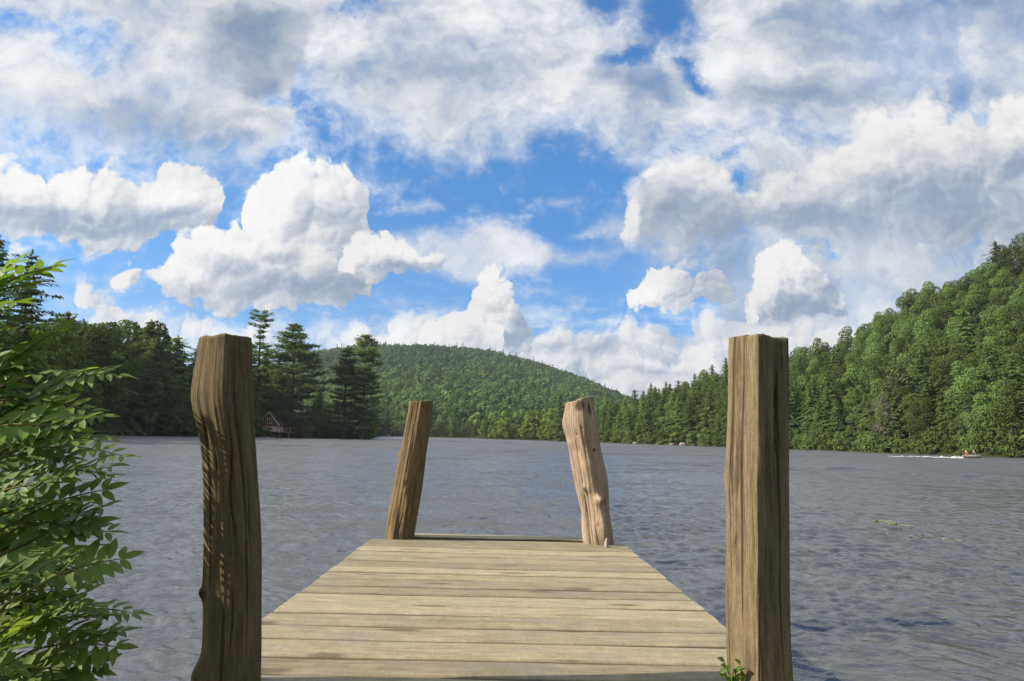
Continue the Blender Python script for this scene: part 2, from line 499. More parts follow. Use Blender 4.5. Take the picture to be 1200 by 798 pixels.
FAR_R = 960.0
FA_A = np.array([tan_az(p[0]) for p in FAR])
FA_Z = np.array([CAM.z + (ray(*p).z / math.hypot(ray(*p).x, ray(*p).y)) * FAR_R - 11.0 for p in FAR])


def shore_r(az):
    return np.interp(az, SH_A, SH_R)


def ground(az, r):
    """Height of the land above the lake at azimuth az and distance r."""
    az, r = np.asarray(az, float), np.asarray(r, float)
    R = shore_r(az)
    s = r - R
    base = np.where(s < 0, np.maximum(-2.0, 0.35 * s + 0.05), 0.05 + 0.55 * (1 - np.exp(-np.maximum(s, 0) / 2.0)) + 0.035 * np.maximum(s, 0))
    base = np.minimum(base, 14.0)
    rr, rz = np.interp(az, RT_A, RT_R), np.interp(az, RT_A, RT_Z, left=-5)
    t = np.clip(s / np.maximum(rr - R, 1), 0, 1)
    right = np.maximum(rz, 0) * t ** 0.92
    right = np.where(r > rr, np.maximum(rz, 0) * np.clip(1 - 0.25 * ((r - rr) / 120) ** 1.5, 0.3, 1), right)
    fz = np.interp(az, FA_A, FA_Z)
    t = np.clip((r - 370) / (FAR_R - 370), 0, 1)
    t = t * t * (3 - 2 * t) * 0.55 + t * 0.45
    far = 6 + (fz - 6) * t
    far = np.where(r < 372, 0, far)
    far = np.where(r > FAR_R, 6 + (fz - 6) * np.clip(1 - ((r - FAR_R) / 1400) ** 1.4, 0.25, 1), far)
    z = np.maximum(np.where(s > 0, base + right, base), np.where(s > 0, far, -9))
    bump = 0.06 * np.clip(z, 0, 20) * np.sin(az * 37 + r * 0.031) + 0.04 * np.clip(z, 0, 20) * np.sin(r * 0.09 - az * 61)
    return z + bump


def on_ground(px, d):
    """Point of the terrain below photograph column px at distance d along the view."""
    a = tan_az(px)
    r = d / math.cos(a)
    return Vector((r * math.sin(a), r * math.cos(a), float(ground(a, r))))


azs = np.radians(np.concatenate([np.arange(-180, -60, 6.0), np.arange(-60, 62, 0.6), np.arange(66, 181, 6.0)]))
rings = np.concatenate([[0.0], np.array([2, 6, 20, 60]), np.zeros(0)])
V_, idx = [], []
NR = 46
for a in azs:
    R = float(shore_r(a))
    back = abs(a) > 1.35
    rs = np.concatenate([np.linspace(0.6, R - 6, 8), R + np.array([-3, -1, -0.2, 0.3, 1, 2, 4, 8, 14, 22, 32, 45, 60, 78, 98, 120]),
                         R + 120 + np.geomspace(20, 1500, NR - 24)])
    z = ground(a, rs)
    # the bank on which the dock begins, under and behind the camera
    x, y = rs * np.sin(a), rs * np.cos(a)
    edge = 0.9 + 0.25 * np.sin(x * 1.3) + np.where(x < -1.4, (-1.4 - x) * 0.9, 0.0) * np.exp(-np.maximum(-x - 1.4, 0) / 6)
    bank = np.clip((edge - y) * 0.55, -2.0, 0.55) + np.clip((-y - 2) * 0.03, 0, 8)
    z = np.where(rs < 60, np.maximum(z, bank), np.where(y < 0, np.maximum(z, bank), z))
    V_.append(np.stack([x, y, z], 1))
V_ = np.array(V_)
na, nr = V_.shape[:2]
i, j = np.meshgrid(np.arange(na), np.arange(nr - 1), indexing='ij')
i2 = (i + 1) % na
quads = np.stack([i * nr + j, i * nr + j + 1, i2 * nr + j + 1, i2 * nr + j], -1).reshape(-1, 4)
verts = np.concatenate([V_.reshape(-1, 3), [[0, 0, 0.5]]])
cap = np.stack([np.full(na, na * nr), np.arange(na) * nr, ((np.arange(na) + 1) % na) * nr], 1)
gm, n, out = material("forest_floor")
gp_ = n.add('ShaderNodeNewGeometry').outputs['Position']
nz = n.noise(gp_, 0.35, 6.0, 0.6)
c = n.ramp(nz, [(0.3, (0.022, 0.022, 0.012)), (0.5, (0.030, 0.036, 0.014)), (0.7, (0.045, 0.052, 0.020))])
b = n.add('ShaderNodeBsdfDiffuse', {'Color': c})
n.set(out, 'Surface', b.outputs[0])
terrain = new_obj("terrain", np_mesh("terrain", verts, [quads, cap], gm, smooth=True))
tag(terrain, kind='structure')

# ------------------------------------------------------------------ lake
wm, n, out = material("lake_water")
pos = n.add('ShaderNodeNewGeometry').outputs['Position']
sp = n.add('ShaderNodeSeparateXYZ', {'Vector': pos})
flat = n.add('ShaderNodeCombineXYZ', {'X': sp.outputs[0], 'Y': sp.outputs[1]}).outputs[0]
rot = n.add('ShaderNodeMapping', {'Vector': flat}, vector_type='POINT')
rot.inputs['Rotation'].default_value = (0, 0, math.radians(-14))
wp = rot.outputs[0]
dist = n.v('LENGTH', flat)
gust = n.noise(n.v('MULTIPLY', wp, (0.05, 0.14, 1)), 1.0, 3.0, 0.55)
swell = n.noise(n.v('MULTIPLY', wp, (0.30, 0.85, 1)), 1.0, 3.0, 0.5)
chop = n.noise(n.v('MULTIPLY', wp, (2.6, 5.4, 1)), 1.0, 6.0, 0.64, dist=0.7)
rip = n.noise(n.v('MULTIPLY', wp, (11.0, 21.0, 1)), 1.0, 3.0, 0.6, dist=0.4)
sharp = n.m('SUBTRACT', 1.0, n.m('MULTIPLY', n.m('ABSOLUTE', n.m('SUBTRACT', chop, 0.5)), 2.0))
far_ = n.step(dist, 12.0, 60.0)
hgt = n.m('MULTIPLY_ADD', sharp, 0.30, n.m('MULTIPLY', chop, 0.55))
hgt = n.m('MULTIPLY_ADD', swell, 0.6, hgt)
hgt = n.m('MULTIPLY', hgt, n.m('MULTIPLY_ADD', far_, 0.85, 0.15))
hgt = n.m('MULTIPLY_ADD', rip, 0.06, hgt)
hgt = n.m('MULTIPLY', hgt, n.m('MULTIPLY_ADD', gust, 1.1, 0.5))
bump = n.add('ShaderNodeBump', {'Height': hgt, 'Strength': 1.0, 'Distance': 0.12})
rough = n.m('MINIMUM', n.m('MULTIPLY_ADD', dist, 0.0050, 0.06), 0.5)
pb = n.add('ShaderNodeBsdfPrincipled', {'Base Color': (0.060, 0.060, 0.053, 1), 'Roughness': rough, 'IOR': 2.05, 'Normal': bump.outputs[0]})
n.set(out, 'Surface', pb.outputs[0])
# wind waves: many short-crested trains of ripples, as real relief where the photograph can see it
rgw = np.random.default_rng(21)
NW = 54
lam = np.geomspace(0.10, 1.2, NW) * rgw.uniform(0.9, 1.1, NW)
wdir = math.radians(-112) + rgw.normal(size=NW) * 0.55
wph = rgw.uniform(0, 6.283, NW)
wamp_ = 0.0108 * lam ** 0.9 / (1 + (lam / 0.42) ** 2)


lam2 = np.geomspace(1.0, 4.5, 16)
wdir2 = math.radians(-100) + rgw.normal(size=16) * 0.45


def wave_height(x, y, spacing):
    g = 0.40 + 1.0 * (0.5 + 0.5 * fbm(np.stack([x * 0.05 + 7, y * 0.09], -1), 31, 3))
    jx = x + 0.35 * fbm(np.stack([x * 0.5, y * 0.8], -1), 41, 2)
    jy = y + 0.35 * fbm(np.stack([x * 0.6 + 40, y * 0.7], -1), 43, 2)
    h = np.zeros_like(x)
    for L_, d_, p_, a_ in zip(lam, wdir, wph, wamp_):
        k = 2 * np.pi / L_
        f = np.clip((L_ / spacing - 2.5) / 3.0, 0, 1)
        if f.max() <= 0:
            continue
        s = np.sin((jx * math.cos(d_) + jy * math.sin(d_)) * k + p_)
        h += a_ * f * (s + 0.32 * np.cos(2 * ((jx * math.cos(d_) + jy * math.sin(d_)) * k + p_)))
    # longer chop out on the open lake
    fade = np.clip((np.hypot(x, y) - 22) / 40.0, 0, 1)
    for L_, d_, p_ in zip(lam2, wdir2, wph[:len(lam2)]):
        k = 2 * np.pi / L_
        f = np.clip((L_ / spacing - 2.2) / 2.0, 0, 1) * fade
        h += 0.0095 * L_ * f * np.sin((jx * math.cos(d_) + jy * math.sin(d_)) * k + p_)
    return h * g * np.clip((np.hypot(x, y) - 1.0) / 6.0, 0.4, 1.0)


near = [2.2]
while near[-1] < 46:
    near.append(near[-1] + max(0.028, 0.0020 * near[-1]))
wr = np.concatenate([near, np.geomspace(near[-1] * 1.003, 350, 380), np.geomspace(360, 900, 30)])
wa = np.radians(np.linspace(-58, 58, 980))
A_, R_w = np.meshgrid(wa, wr, indexing='ij')
X_, Y_ = R_w * np.sin(A_), R_w * np.cos(A_)
sp_ = np.maximum(np.gradient(wr)[None, :] * np.ones_like(A_), R_w * (wa[1] - wa[0]))
Z_ = wave_height(X_, Y_, sp_)
wv = np.stack([X_, Y_, Z_], -1).reshape(-1, 3)
na, nr = A_.shape
i, j = np.meshgrid(np.arange(na - 1), np.arange(nr - 1), indexing='ij')
wq = np.stack([i * nr + j, i * nr + j + 1, (i + 1) * nr + j + 1, (i + 1) * nr + j], -1).reshape(-1, 4)
# the calm remainder: under the dock's near end and round the sides
wr2 = np.concatenate([[0.3, 1.2, 2.19], np.geomspace(4, 900, 30)])
wa2 = np.radians(np.concatenate([np.linspace(58, 302, 62)]))
A2, R2 = np.meshgrid(wa2, wr2, indexing='ij')
v2 = np.stack([R2 * np.sin(A2), R2 * np.cos(A2), np.zeros_like(A2)], -1).reshape(-1, 3)
i, j = np.meshgrid(np.arange(len(wa2) - 1), np.arange(len(wr2) - 1), indexing='ij')
n2 = len(wr2)
q2 = np.stack([i * n2 + j, i * n2 + j + 1, (i + 1) * n2 + j + 1, (i + 1) * n2 + j], -1).reshape(-1, 4) + len(wv)
A3, R3 = np.meshgrid(np.radians(np.linspace(-58, 58, 12)), np.array([0.3, 1.2, 2.19]), indexing='ij')
v3 = np.stack([R3 * np.sin(A3), R3 * np.cos(A3), np.zeros_like(A3)], -1).reshape(-1, 3)
i, j = np.meshgrid(np.arange(11), np.arange(2), indexing='ij')
q3 = np.stack([i * 3 + j, i * 3 + j + 1, (i + 1) * 3 + j + 1, (i + 1) * 3 + j], -1).reshape(-1, 4) + len(wv) + len(v2)
wv, wq = np.concatenate([wv, v2, v3]), np.concatenate([wq, q2, q3])
lake = new_obj("lake_water", np_mesh("lake_water", wv, wq, wm, smooth=True))
tag(lake, kind='structure')
# ------------------------------------------------------------------ tree materials
def leaf_material(name, lo, hi, trans=0.3, gloss=0.0, vary=0.10, leafvar=0.5):
    """Foliage: hue differs from tree to tree and from spray to spray."""
    m, n, out = material(name)
    info = n.add('ShaderNodeObjectInfo')
    at = n.add('ShaderNodeAttribute', attribute_name='spray')
    f = n.m('ADD', n.m('MULTIPLY', info.outputs['Random'], 1 - leafvar), n.m('MULTIPLY', at.outputs['Fac'], leafvar))
    c = n.mix(f, lo, hi)
    hs = n.add('ShaderNodeHueSaturation', {'Color': c, 'Hue': n.m('MULTIPLY_ADD', info.outputs['Random'], vary * 0.3, 0.5 - vary * 0.15),
                                           'Value': n.m('MULTIPLY_ADD', info.outputs['Random'], vary * 3, 1 - vary * 1.5)})
    d = n.add('ShaderNodeBsdfDiffuse', {'Color': hs.outputs[0]})
    tc = n.mix(1.0, hs.outputs[0], (1.25, 1.3, 0.6), 'MULTIPLY')
    t = n.add('ShaderNodeBsdfTranslucent', {'Color': tc})
    mx = n.add('ShaderNodeMixShader', {'Fac': trans})
    n.set(mx, 1, d.outputs[0])
    n.set(mx, 2, t.outputs[0])
    sh = mx.outputs[0]
    if gloss:
        g = n.add('ShaderNodeBsdfGlossy', {'Color': (1, 1, 1, 1), 'Roughness': 0.38})
        fr = n.add('ShaderNodeFresnel', {'IOR': 1.4})
        m2 = n.add('ShaderNodeMixShader', {'Fac': n.m('MULTIPLY', fr.outputs[0], gloss)})
        n.set(m2, 1, sh)
        n.set(m2, 2, g.outputs[0])
        sh = m2.outputs[0]
    n.set(out, 'Surface', sh)
    return m


def bark_material(name, lo, hi, scale=3.0):
    m, n, out = material(name)
    p = n.add('ShaderNodeTexCoord').outputs['Object']
    v = n.noise(n.v('MULTIPLY', p, (1, 1, 0.25)), scale, 6.0, 0.65)
    d = n.add('ShaderNodeBsdfDiffuse', {'Color': n.mix(n.step(v, 0.3, 0.7), lo, hi)})
    n.set(out, 'Surface', d.outputs[0])
    return m


M_BROAD = leaf_material("broadleaf_leaves", (0.052, 0.086, 0.026), (0.150, 0.200, 0.056), vary=0.16, leafvar=0.35)
M_LIGHT = leaf_material("light_leaves", (0.110, 0.165, 0.030), (0.210, 0.270, 0.055))
M_CONE = leaf_material("hemlock_needles", (0.080, 0.125, 0.050), (0.175, 0.235, 0.080), trans=0.48)
M_CEDAR = leaf_material("cedar_sprays", (0.052, 0.084, 0.026), (0.125, 0.170, 0.046), trans=0.3)
M_PINE = leaf_material("pine_needles", (0.070, 0.108, 0.056), (0.150, 0.200, 0.085), trans=0.45)
M_FAR = leaf_material("far_leaves", (0.050, 0.105, 0.046), (0.185, 0.262, 0.076), vary=0.0, leafvar=1.0)
M_BARK = bark_material("grey_brown_bark", (0.05, 0.042, 0.034), (0.13, 0.11, 0.09))
M_PALE = bark_material("pale_grey_bark", (0.20, 0.19, 0.17), (0.42, 0.40, 0.37))


# ------------------------------------------------------------------ tree shapes
def cards(cent, nrm, size, aspect, rg, axis=None, droop=0.0):
    """Leaf-sized quads (slightly folded kites) at centres, facing nrm, long side along axis."""
    k = len(cent)
    nrm = nrm / np.maximum(np.linalg.norm(nrm, axis=1, keepdims=True), 1e-6)
    if axis is None:
        axis = rg.normal(size=(k, 3))
    a = axis - nrm * (axis * nrm).sum(1, keepdims=True)
    a /= np.maximum(np.linalg.norm(a, axis=1, keepdims=True), 1e-6)
    b = np.cross(nrm, a)
    s = np.asarray(size).reshape(-1, 1) * np.ones((k, 1))
    w = s * aspect
    v = np.stack([cent - a * s, cent + b * w - a * s * 0.1, cent + a * s - nrm * s * droop, cent - b * w - a * s * 0.1], 1).reshape(-1, 3)
    f = np.arange(k * 4).reshape(-1, 4)
    return v, f


def tube(path, radii, sides=7):
    """Tapered tube along a path."""
    path = np.asarray(path, float)
    t = np.gradient(path, axis=0)
    t /= np.maximum(np.linalg.norm(t, axis=1, keepdims=True), 1e-6)
    ref = np.where(np.abs(t[:, 2:3]) > 0.9, np.array([[1.0, 0, 0]]), np.array([[0, 0, 1.0]]))
    u = np.cross(t, ref)
    u /= np.maximum(np.linalg.norm(u, axis=1, keepdims=True), 1e-6)
    w = np.cross(t, u)
    an = np.linspace(0, 2 * np.pi, sides, endpoint=False)
    ring = u[:, None] * np.cos(an)[None, :, None] + w[:, None] * np.sin(an)[None, :, None]
    v = path[:, None] + ring * np.asarray(radii, float)[:, None, None]
    m = len(path)
    i, j = np.meshgrid(np.arange(m - 1), np.arange(sides), indexing='ij')
    j2 = (j + 1) % sides
    f = np.stack([i * sides + j, i * sides + j2, (i + 1) * sides + j2, (i + 1) * sides + j], -1).reshape(-1, 4)
    return v.reshape(-1, 3), f


def join(parts):
    vs_, fs_, k = [], [], 0
    for v, f in parts:
        vs_.append(v)
        fs_.append(f + k)
        k += len(v)
    return np.concatenate(vs_), np.concatenate(fs_)


def broadleaf(seed, H=14.0, W=9.0, n=4200, size=0.26, base=0.18, lobes=20, round_=0.0):
    """Returns crown (verts, faces, spray) and trunk (verts, faces)."""
    rg = np.random.default_rng(seed)
    cz0, cz1 = H * base, H
    L = []
    for k in range(lobes):
        t = rg.uniform(0.08, 0.96)
        env = (W / 2) * (math.sin(math.pi * min(max(t * 0.9 + 0.10, 0), 1)) ** 0.65)
        rr = env * math.sqrt(rg.uniform(0, 1)) * 0.72
        an = rg.uniform(0, 2 * math.pi)
        rad = W * rg.uniform(0.13, 0.24) * (1.0 - 0.25 * t)
        L.append((rr * math.cos(an), rr * math.sin(an), cz0 + (cz1 - cz0) * t * 0.88 + 0.0, rad, rg.uniform(0, 1)))
    L.append((0, 0, H - W * 0.16, W * 0.17, 0.5))
    L = np.array(L)
    w = L[:, 3] ** 2
    which = rg.choice(len(L), n, p=w / w.sum())
    d = rg.normal(size=(n, 3))
    d[:, 2] += 0.25
    d /= np.linalg.norm(d, axis=1, keepdims=True)
    rad = L[which, 3] * (1 + 0.16 * fbm(d * 2.3 + which[:, None] * 3.1, seed, 3)) * rg.uniform(0.80, 1.06, n)
    c = L[which, :3] + d * rad[:, None] * np.array([1, 1, 0.82])
    # leave out leaves buried in another lobe
    dist = np.linalg.norm((c[:, None] - L[None, :, :3]) / np.array([1, 1, 0.82]), axis=2) / L[None, :, 3]
    dist[np.arange(n), which] = 9
    keep = dist.min(1) > 0.72
    c, d, which = c[keep], d[keep], which[keep]
    nr = d + rg.normal(size=c.shape) * 0.55 + np.array([0, 0, 0.35])
    v, f = cards(c, nr, size * rg.uniform(0.7, 1.35, len(c)), 0.62, rg, droop=0.2)
    spray = np.repeat(np.clip(L[which, 4] * 0.6 + rg.uniform(0, 0.4, len(c)), 0, 1), 4)
    parts = [tube([(0, 0, -0.5), (0.05, 0, H * 0.2), (rg.normal() * 0.2, rg.normal() * 0.2, H * 0.55), (0, 0, H * 0.85)],
                  [H * 0.020, H * 0.016, H * 0.010, H * 0.003])]
    for k in rg.choice(len(L), min(8, len(L)), replace=False):
        p = L[k, :3]
        z0 = min(max(p[2] - math.hypot(p[0], p[1]) * 0.9 - 0.8, H * 0.15), H * 0.7)
        mid = np.array([p[0] * 0.45, p[1] * 0.45, z0 + (p[2] - z0) * 0.42])
        parts.append(tube([(0, 0, z0), mid, p * np.array([0.95, 0.95, 1])], [H * 0.008, H * 0.006, H * 0.002], 5))
    return (v, f, spray), join(parts)


def conifer(seed, H=18.0, R=3.4, n_whorl=30, per=9, size=0.34, droop=0.35, base=0.06, power=0.75, ragged=0.25, cols=5, tip=0.25):
    """Spire of drooping branches, each a flat spray of needle cards."""
    rg = np.random.default_rng(seed)
    C, N, A, S, SP = [], [], [], [], []
    for k in range(n_whorl):
        t = (k + rg.uniform(-0.3, 0.3)) / n_whorl
        t = min(max(t, 0), 0.985)
        z = H * (base + (1 - base) * t)
        r = R * ((1 - t) ** power) * (0.72 + 0.28 * math.sin(k * 2.4 + seed)) + tip
        nb = max(4, int(per * (0.55 + 0.45 * (1 - t))))
        a0 = rg.uniform(0, 6.28)
        for b in range(nb):
            an = a0 + b * 2 * math.pi / nb + rg.normal() * 0.25
            ln = r * (1 + rg.normal() * ragged)
            ln = max(ln, 0.15)
            dr = droop * (1 - 0.7 * t) * rg.uniform(0.5, 1.4)
            dirv = np.array([math.cos(an), math.sin(an), 0])
            side = np.array([-math.sin(an), math.cos(an), 0])
            m = max(3, int(ln / (size * 0.62)))
            sv = rg.uniform(0, 1)
            for q in range(m):
                u = (q + 0.6) / m
                for sgn in (-1, 1) if q < m - 1 else (0,):
                    wid = sgn * ln * 0.20 * (1 - u * 0.7) * rg.uniform(0.4, 1.2)
                    p = dirv * (ln * u) + side * wid + np.array([0, 0, z - dr * ln * u * u + 0.12 * ln * u + rg.normal() * 0.05])
                    C.append(p)
                    N.append(np.array([dirv[0] * 0.45, dirv[1] * 0.45, 0.9]) + rg.normal(size=3) * 0.35)
                    A.append(dirv + side * sgn * 0.6 + np.array([0, 0, -dr * u]))
                    S.append(size * rg.uniform(0.75, 1.3) * (0.75 + 0.25 * (1 - t)))
                    SP.append(np.clip(sv * 0.6 + 0.4 * rg.uniform() + 0.0, 0, 1))
    # leader
    for q in range(6):
        C.append(np.array([rg.normal() * 0.06, rg.normal() * 0.06, H * (0.985 + 0.005 * q)]))
        N.append(rg.normal(size=3)); A.append(np.array([0, 0, 1.0])); S.append(size * 0.8); SP.append(0.5)
    v, f = cards(np.array(C), np.array(N), np.array(S), 0.48, rg, np.array(A), droop=0.25)
    trunk = tube([(0, 0, -0.6), (0, 0, H * 0.3), (0, 0, H * 0.97)], [H * 0.016, H * 0.012, H * 0.002])
    return (v, f, np.repeat(SP, 4)), trunk


def white_pine(seed, H=23.0, R=5.0, base=0.22, levels=17, gap=0.25, size=0.31, lean=0.0, crown=None):
    """Old white pine: level limbs carrying separate plumes of needles, with daylight between them."""
    rg = np.random.default_rng(seed)
    C, N, A, S, SP, W_ = [], [], [], [], [], []
    path = [(lean * H * t * t + math.sin(t * 5 + seed) * 0.12, math.cos(t * 4 + seed) * 0.1, -0.6 + (H + 0.2) * t) for t in np.linspace(0, 1, 9)]
    W_.append(tube(path, [H * 0.017 * (1 - t) + 0.03 for t in np.linspace(0, 1, 9)], 8))
    xs = lambda z: np.array([lean * H * (z / H) ** 2 + math.sin(z / H * 5 + seed) * 0.12, math.cos(z / H * 4 + seed) * 0.1, z])
    for k in range(levels):
        t = (k + rg.uniform(-0.25, 0.25)) / (levels - 1)
        t = min(max(t, 0), 1)
        z = H * (base + (0.985 - base) * t)
        prof = crown(t) if crown else (0.55 + 0.75 * t if t < 0.35 else 0.82 * ((1 - t) / 0.65) ** 0.75 + 0.10)
        nb = int(rg.integers(4, 7))
        a0 = rg.uniform(0, 6.28)
        for b in range(nb):
            if rg.uniform() < gap:
                continue
            an = a0 + b * 2 * math.pi / nb + rg.normal() * 0.3
            ln = R * prof * rg.uniform(0.62, 1.12)
            d = np.array([math.cos(an), math.sin(an), 0.0])
            rise = rg.uniform(-0.02, 0.22) + 0.25 * t
            o = xs(z)
            p1, p2 = o + d * ln * 0.5 + [0, 0, ln * rise * 0.25], o + d * ln + [0, 0, ln * rise]
            W_.append(tube([o, p1, p2], [0.03 + 0.018 * ln, 0.02 + 0.01 * ln, 0.015], 5))
            sv = rg.uniform(0, 1)
            npl = max(3, int(ln * 2.0))
            for q in range(npl):
                u = 0.28 + 0.74 * (q + rg.uniform(0, 1)) / npl
                side = np.array([-d[1], d[0], 0]) * rg.normal() * ln * 0.17 * (1.1 - abs(u - 0.6))
                pc = o + (p2 - o) * u + side + [0, 0, rg.uniform(-0.02, 0.25)]
                m = int(rg.integers(20, 32))
                off = rg.normal(size=(m, 3)) * np.array([0.42, 0.42, 0.15]) * (0.8 + 0.2 * R / 5)
                C.append(pc + off)
                N.append(rg.normal(size=(m, 3)) * 0.5 + np.array([0, 0, 0.9]))
                A.append(off * np.array([1, 1, 0.3]) + d * 0.25 + np.array([0, 0, 0.18]))
                S.append(size * rg.uniform(0.7, 1.3, m))
                SP.append(np.clip(sv * 0.5 + 0.5 * rg.uniform(0, 1, m), 0, 1))
    v, f = cards(np.concatenate(C), np.concatenate(N), np.concatenate(S), 0.36, rg, np.concatenate(A), droop=0.0)
    return (v, f, np.repeat(np.concatenate(SP), 4)), join(W_)


def bush_shape(seed, H=2.5, W=3.5, n=1400, size=0.15):
    (v, f, s), t = broadleaf(seed, H, W, n, size, 0.02, 14)
    return (v, f, s), t


def two_part(name, shape, leaf, bark):
    (v, f, s), (tv, tf) = shape
    return (np_mesh(name + "_crown", v, f, leaf, attrs={'spray': s}), np_mesh(name + "_trunk", tv, tf, bark, smooth=True))


def one_part(name, shape, leaf, bark):
    (v, f, s), (tv, tf) = shape
    return np_mesh(name, np.concatenate([v, tv]), np.concatenate([f, tf + len(v)]), [leaf, bark],
                   midx=[0] * len(f) + [1] * len(tf), attrs={'spray': np.concatenate([s, np.zeros(len(tv))])})


def plant_tree(name, meshes, loc, label, category, group=None, scale=1.0, rz=None):
    """A tree as a thing with its crown and trunk as parts."""
    rz = random.uniform(0, 6.28) if rz is None else rz
    sc = (scale, scale, scale) if isinstance(scale, (int, float)) else scale
    e = empty(name, loc, label, category, group, rz, sc)
    new_obj("crown", meshes[0], e)
    new_obj("trunk", meshes[1], e)
    return e


def plant_small(name, me, loc, label, category, group, scale=1.0):
    o = new_obj(name, me, None, loc)
    sc = (scale, scale, scale) if isinstance(scale, (int, float)) else scale
    o.rotation_euler, o.scale = (0, 0, random.uniform(0, 6.28)), sc
    return tag(o, label, category, group)


def top_scale(loc, ytop, H):
    """Scale that brings a tree of height H standing at loc up to photograph row ytop."""
    d = math.hypot(loc.x, loc.y)
    px = CX  # the row is measured along the tree's own column
    a = math.atan2(loc.x, loc.y)
    lo, hi = 0.0, 200.0
    for _ in range(40):
        z = (lo + hi) / 2
        v = Vector((loc.x, loc.y, loc.z + z)) - CAM
        yy_ = CY - F_PX * v.dot(UPV) / v.dot(FWD)
        if yy_ > ytop:
            lo = z
        else:
            hi = z
    return max(lo / H, 0.05)


BROAD = [two_part("broadleaf", broadleaf(100 + k, 14, [9, 8, 10, 8.5][k], 8500, 0.20, lobes=28), M_BROAD, M_BARK) for k in range(4)]
BROAD1 = [one_part("hill_broadleaf", broadleaf(120 + k, 13, [9, 8.2, 9.6, 8.6, 9.2][k], 8000, 0.20, base=0.08, lobes=30), M_BROAD, M_BARK) for k in range(5)]
LIGHT = [one_part("light_broadleaf", broadleaf(140 + k, 14, [7.5, 8.5, 7][k], 2600, 0.34, base=0.04), M_LIGHT, M_BARK) for k in range(3)]
HEML = [two_part("hemlock", conifer(200 + k, 18, [3.8, 4.4, 3.5, 4.1][k], 54, 11, 0.33, ragged=0.42, droop=0.5, power=0.58, tip=0.35), M_CONE, M_BARK) for k in range(4)]
HEML1 = [one_part("small_hemlock", conifer(220 + k, 18, [3.6, 4.2, 3.2][k], 40, 10, 0.40, ragged=0.42, droop=0.45, power=0.6, tip=0.35), M_CONE, M_BARK) for k in range(3)]
CEDAR = [two_part("cedar", conifer(240 + k, 15, [3.0, 2.6, 3.4][k], 36, 10, 0.36, droop=0.6, power=0.6, base=0.02, ragged=0.3), M_CEDAR, M_BARK) for k in range(3)]
BUSH = [one_part("shore_bush", bush_shape(260 + k, 2.6, [3.6, 4.4, 3.0][k]), M_BROAD, M_BARK) for k in range(3)]


def px_of(p):
    v = Vector(p) - CAM
    return CX + F_PX * v.dot(RGT) / v.dot(FWD), CY - F_PX * v.dot(UPV) / v.dot(FWD)


R_ = random.Random(11)
FOREST_KW = dict()
# ------------------------------------------------------------------ left shore
lt = new_shore = []
for (px, d, yt, kind, lab) in [
        (-32, 60, 276, 'big', "tall dark conifer with long level branches at the left edge of the photo"),
        (12, 66, 296, 'pine', "broad dark conifer reaching out over the leafy shrub at the left edge"),
        (52, 78, 372, 'broad', "sunlit broad green tree between the left-edge conifer and the dark shore wood"),
        (98, 92, 378, 'broad', "rounded green tree leaning over the left shore beside the dark conifers")]:
    loc = on_ground(px, d)
    if kind == 'broad':
        m = BROAD[1 if px > 60 else 0]
        s = top_scale(loc, yt, 14)
        plant_tree("broadleaf_tree", m, loc, lab, "tree", None, (s * 1.05, s * 1.05, s), 0.6)
    else:
        sh = conifer(300 + px, 22, 7.0 if kind == 'big' else 6.0, 36, 11, 0.34, droop=0.12, base=0.05, power=0.62, ragged=0.3)
        m = two_part("near_conifer", sh, M_CEDAR, M_BARK)
        plant_tree("conifer_tree", m, loc, lab, "tree", None, top_scale(loc, yt, 22), 1.0)
tops = [(30, 372), (70, 372), (100, 370), (128, 374), (150, 378), (168, 376), (190, 388), (215, 392), (240, 404), (262, 412), (290, 408), (312, 412), (330, 432)]
tx, ty = zip(*tops)
GL = "dark conifers crowded along the left shore"
for k in range(64):
    px = -20 + 345 * (k / 63) + R_.uniform(-4, 4)
    d0 = float(shore_r(tan_az(px)))
    back = (k % 3) * 7 + R_.uniform(1.5, 5)
    loc = on_ground(px, (d0 + back) * math.cos(tan_az(px)))
    yt = float(np.interp(px, tx, ty)) + R_.choice([-8, -2, 4, 9, 15, 26]) + (0 if back > 6 else 16)
    if 294 < px < 332:
        loc = on_ground(px, (d0 + 12 + back * 0.5) * math.cos(tan_az(px)))
    if k % 2 == 1 and not 240 < px < 300:
        s = top_scale(loc, yt + 4, 14.2)
        plant_tree("broadleaf_tree", BROAD[R_.randrange(4)], loc, "tall green broadleaf tree standing among the dark conifers of the left shore", "tree",
                   "tall broadleaf trees among the left shore conifers", (s * 0.95, s * 0.95, s))
        continue
    m = HEML[R_.randrange(4)]
    s = top_scale(loc, yt, 18.3)
    w = s * R_.uniform(1.15, 1.5)
    plant_tree("conifer_tree", m, loc, "dark conifer in the close row of trees along the left shore", "tree", GL, (w, w, s))
for k in range(14):
    px = 24 + 18.5 * k + R_.uniform(-7, 7)
    d0 = float(shore_r(tan_az(px)))
    loc = on_ground(px, (d0 + R_.uniform(0.5, 3)) * math.cos(tan_az(px)))
    s = R_.uniform(0.35, 0.6)
    plant_tree("broadleaf_tree", BROAD[R_.randrange(4)], loc, "low green broadleaf tree hanging over the left shore in front of the conifers", "tree",
               "low broadleaf trees along the left shore", (s * 1.1, s * 1.1, s))
# ------------------------------------------------------------------ the point with its pines
def pine_at(px, d, yt, seed, label, R, rz, H=23, **kw):
    loc = on_ground(px, d)
    m = two_part("white_pine", white_pine(seed, H, R, **kw), M_PINE, M_BARK)
    return plant_tree("pine_tree", m, loc, label, "pine", None, top_scale(loc, yt, H * 0.995), rz)


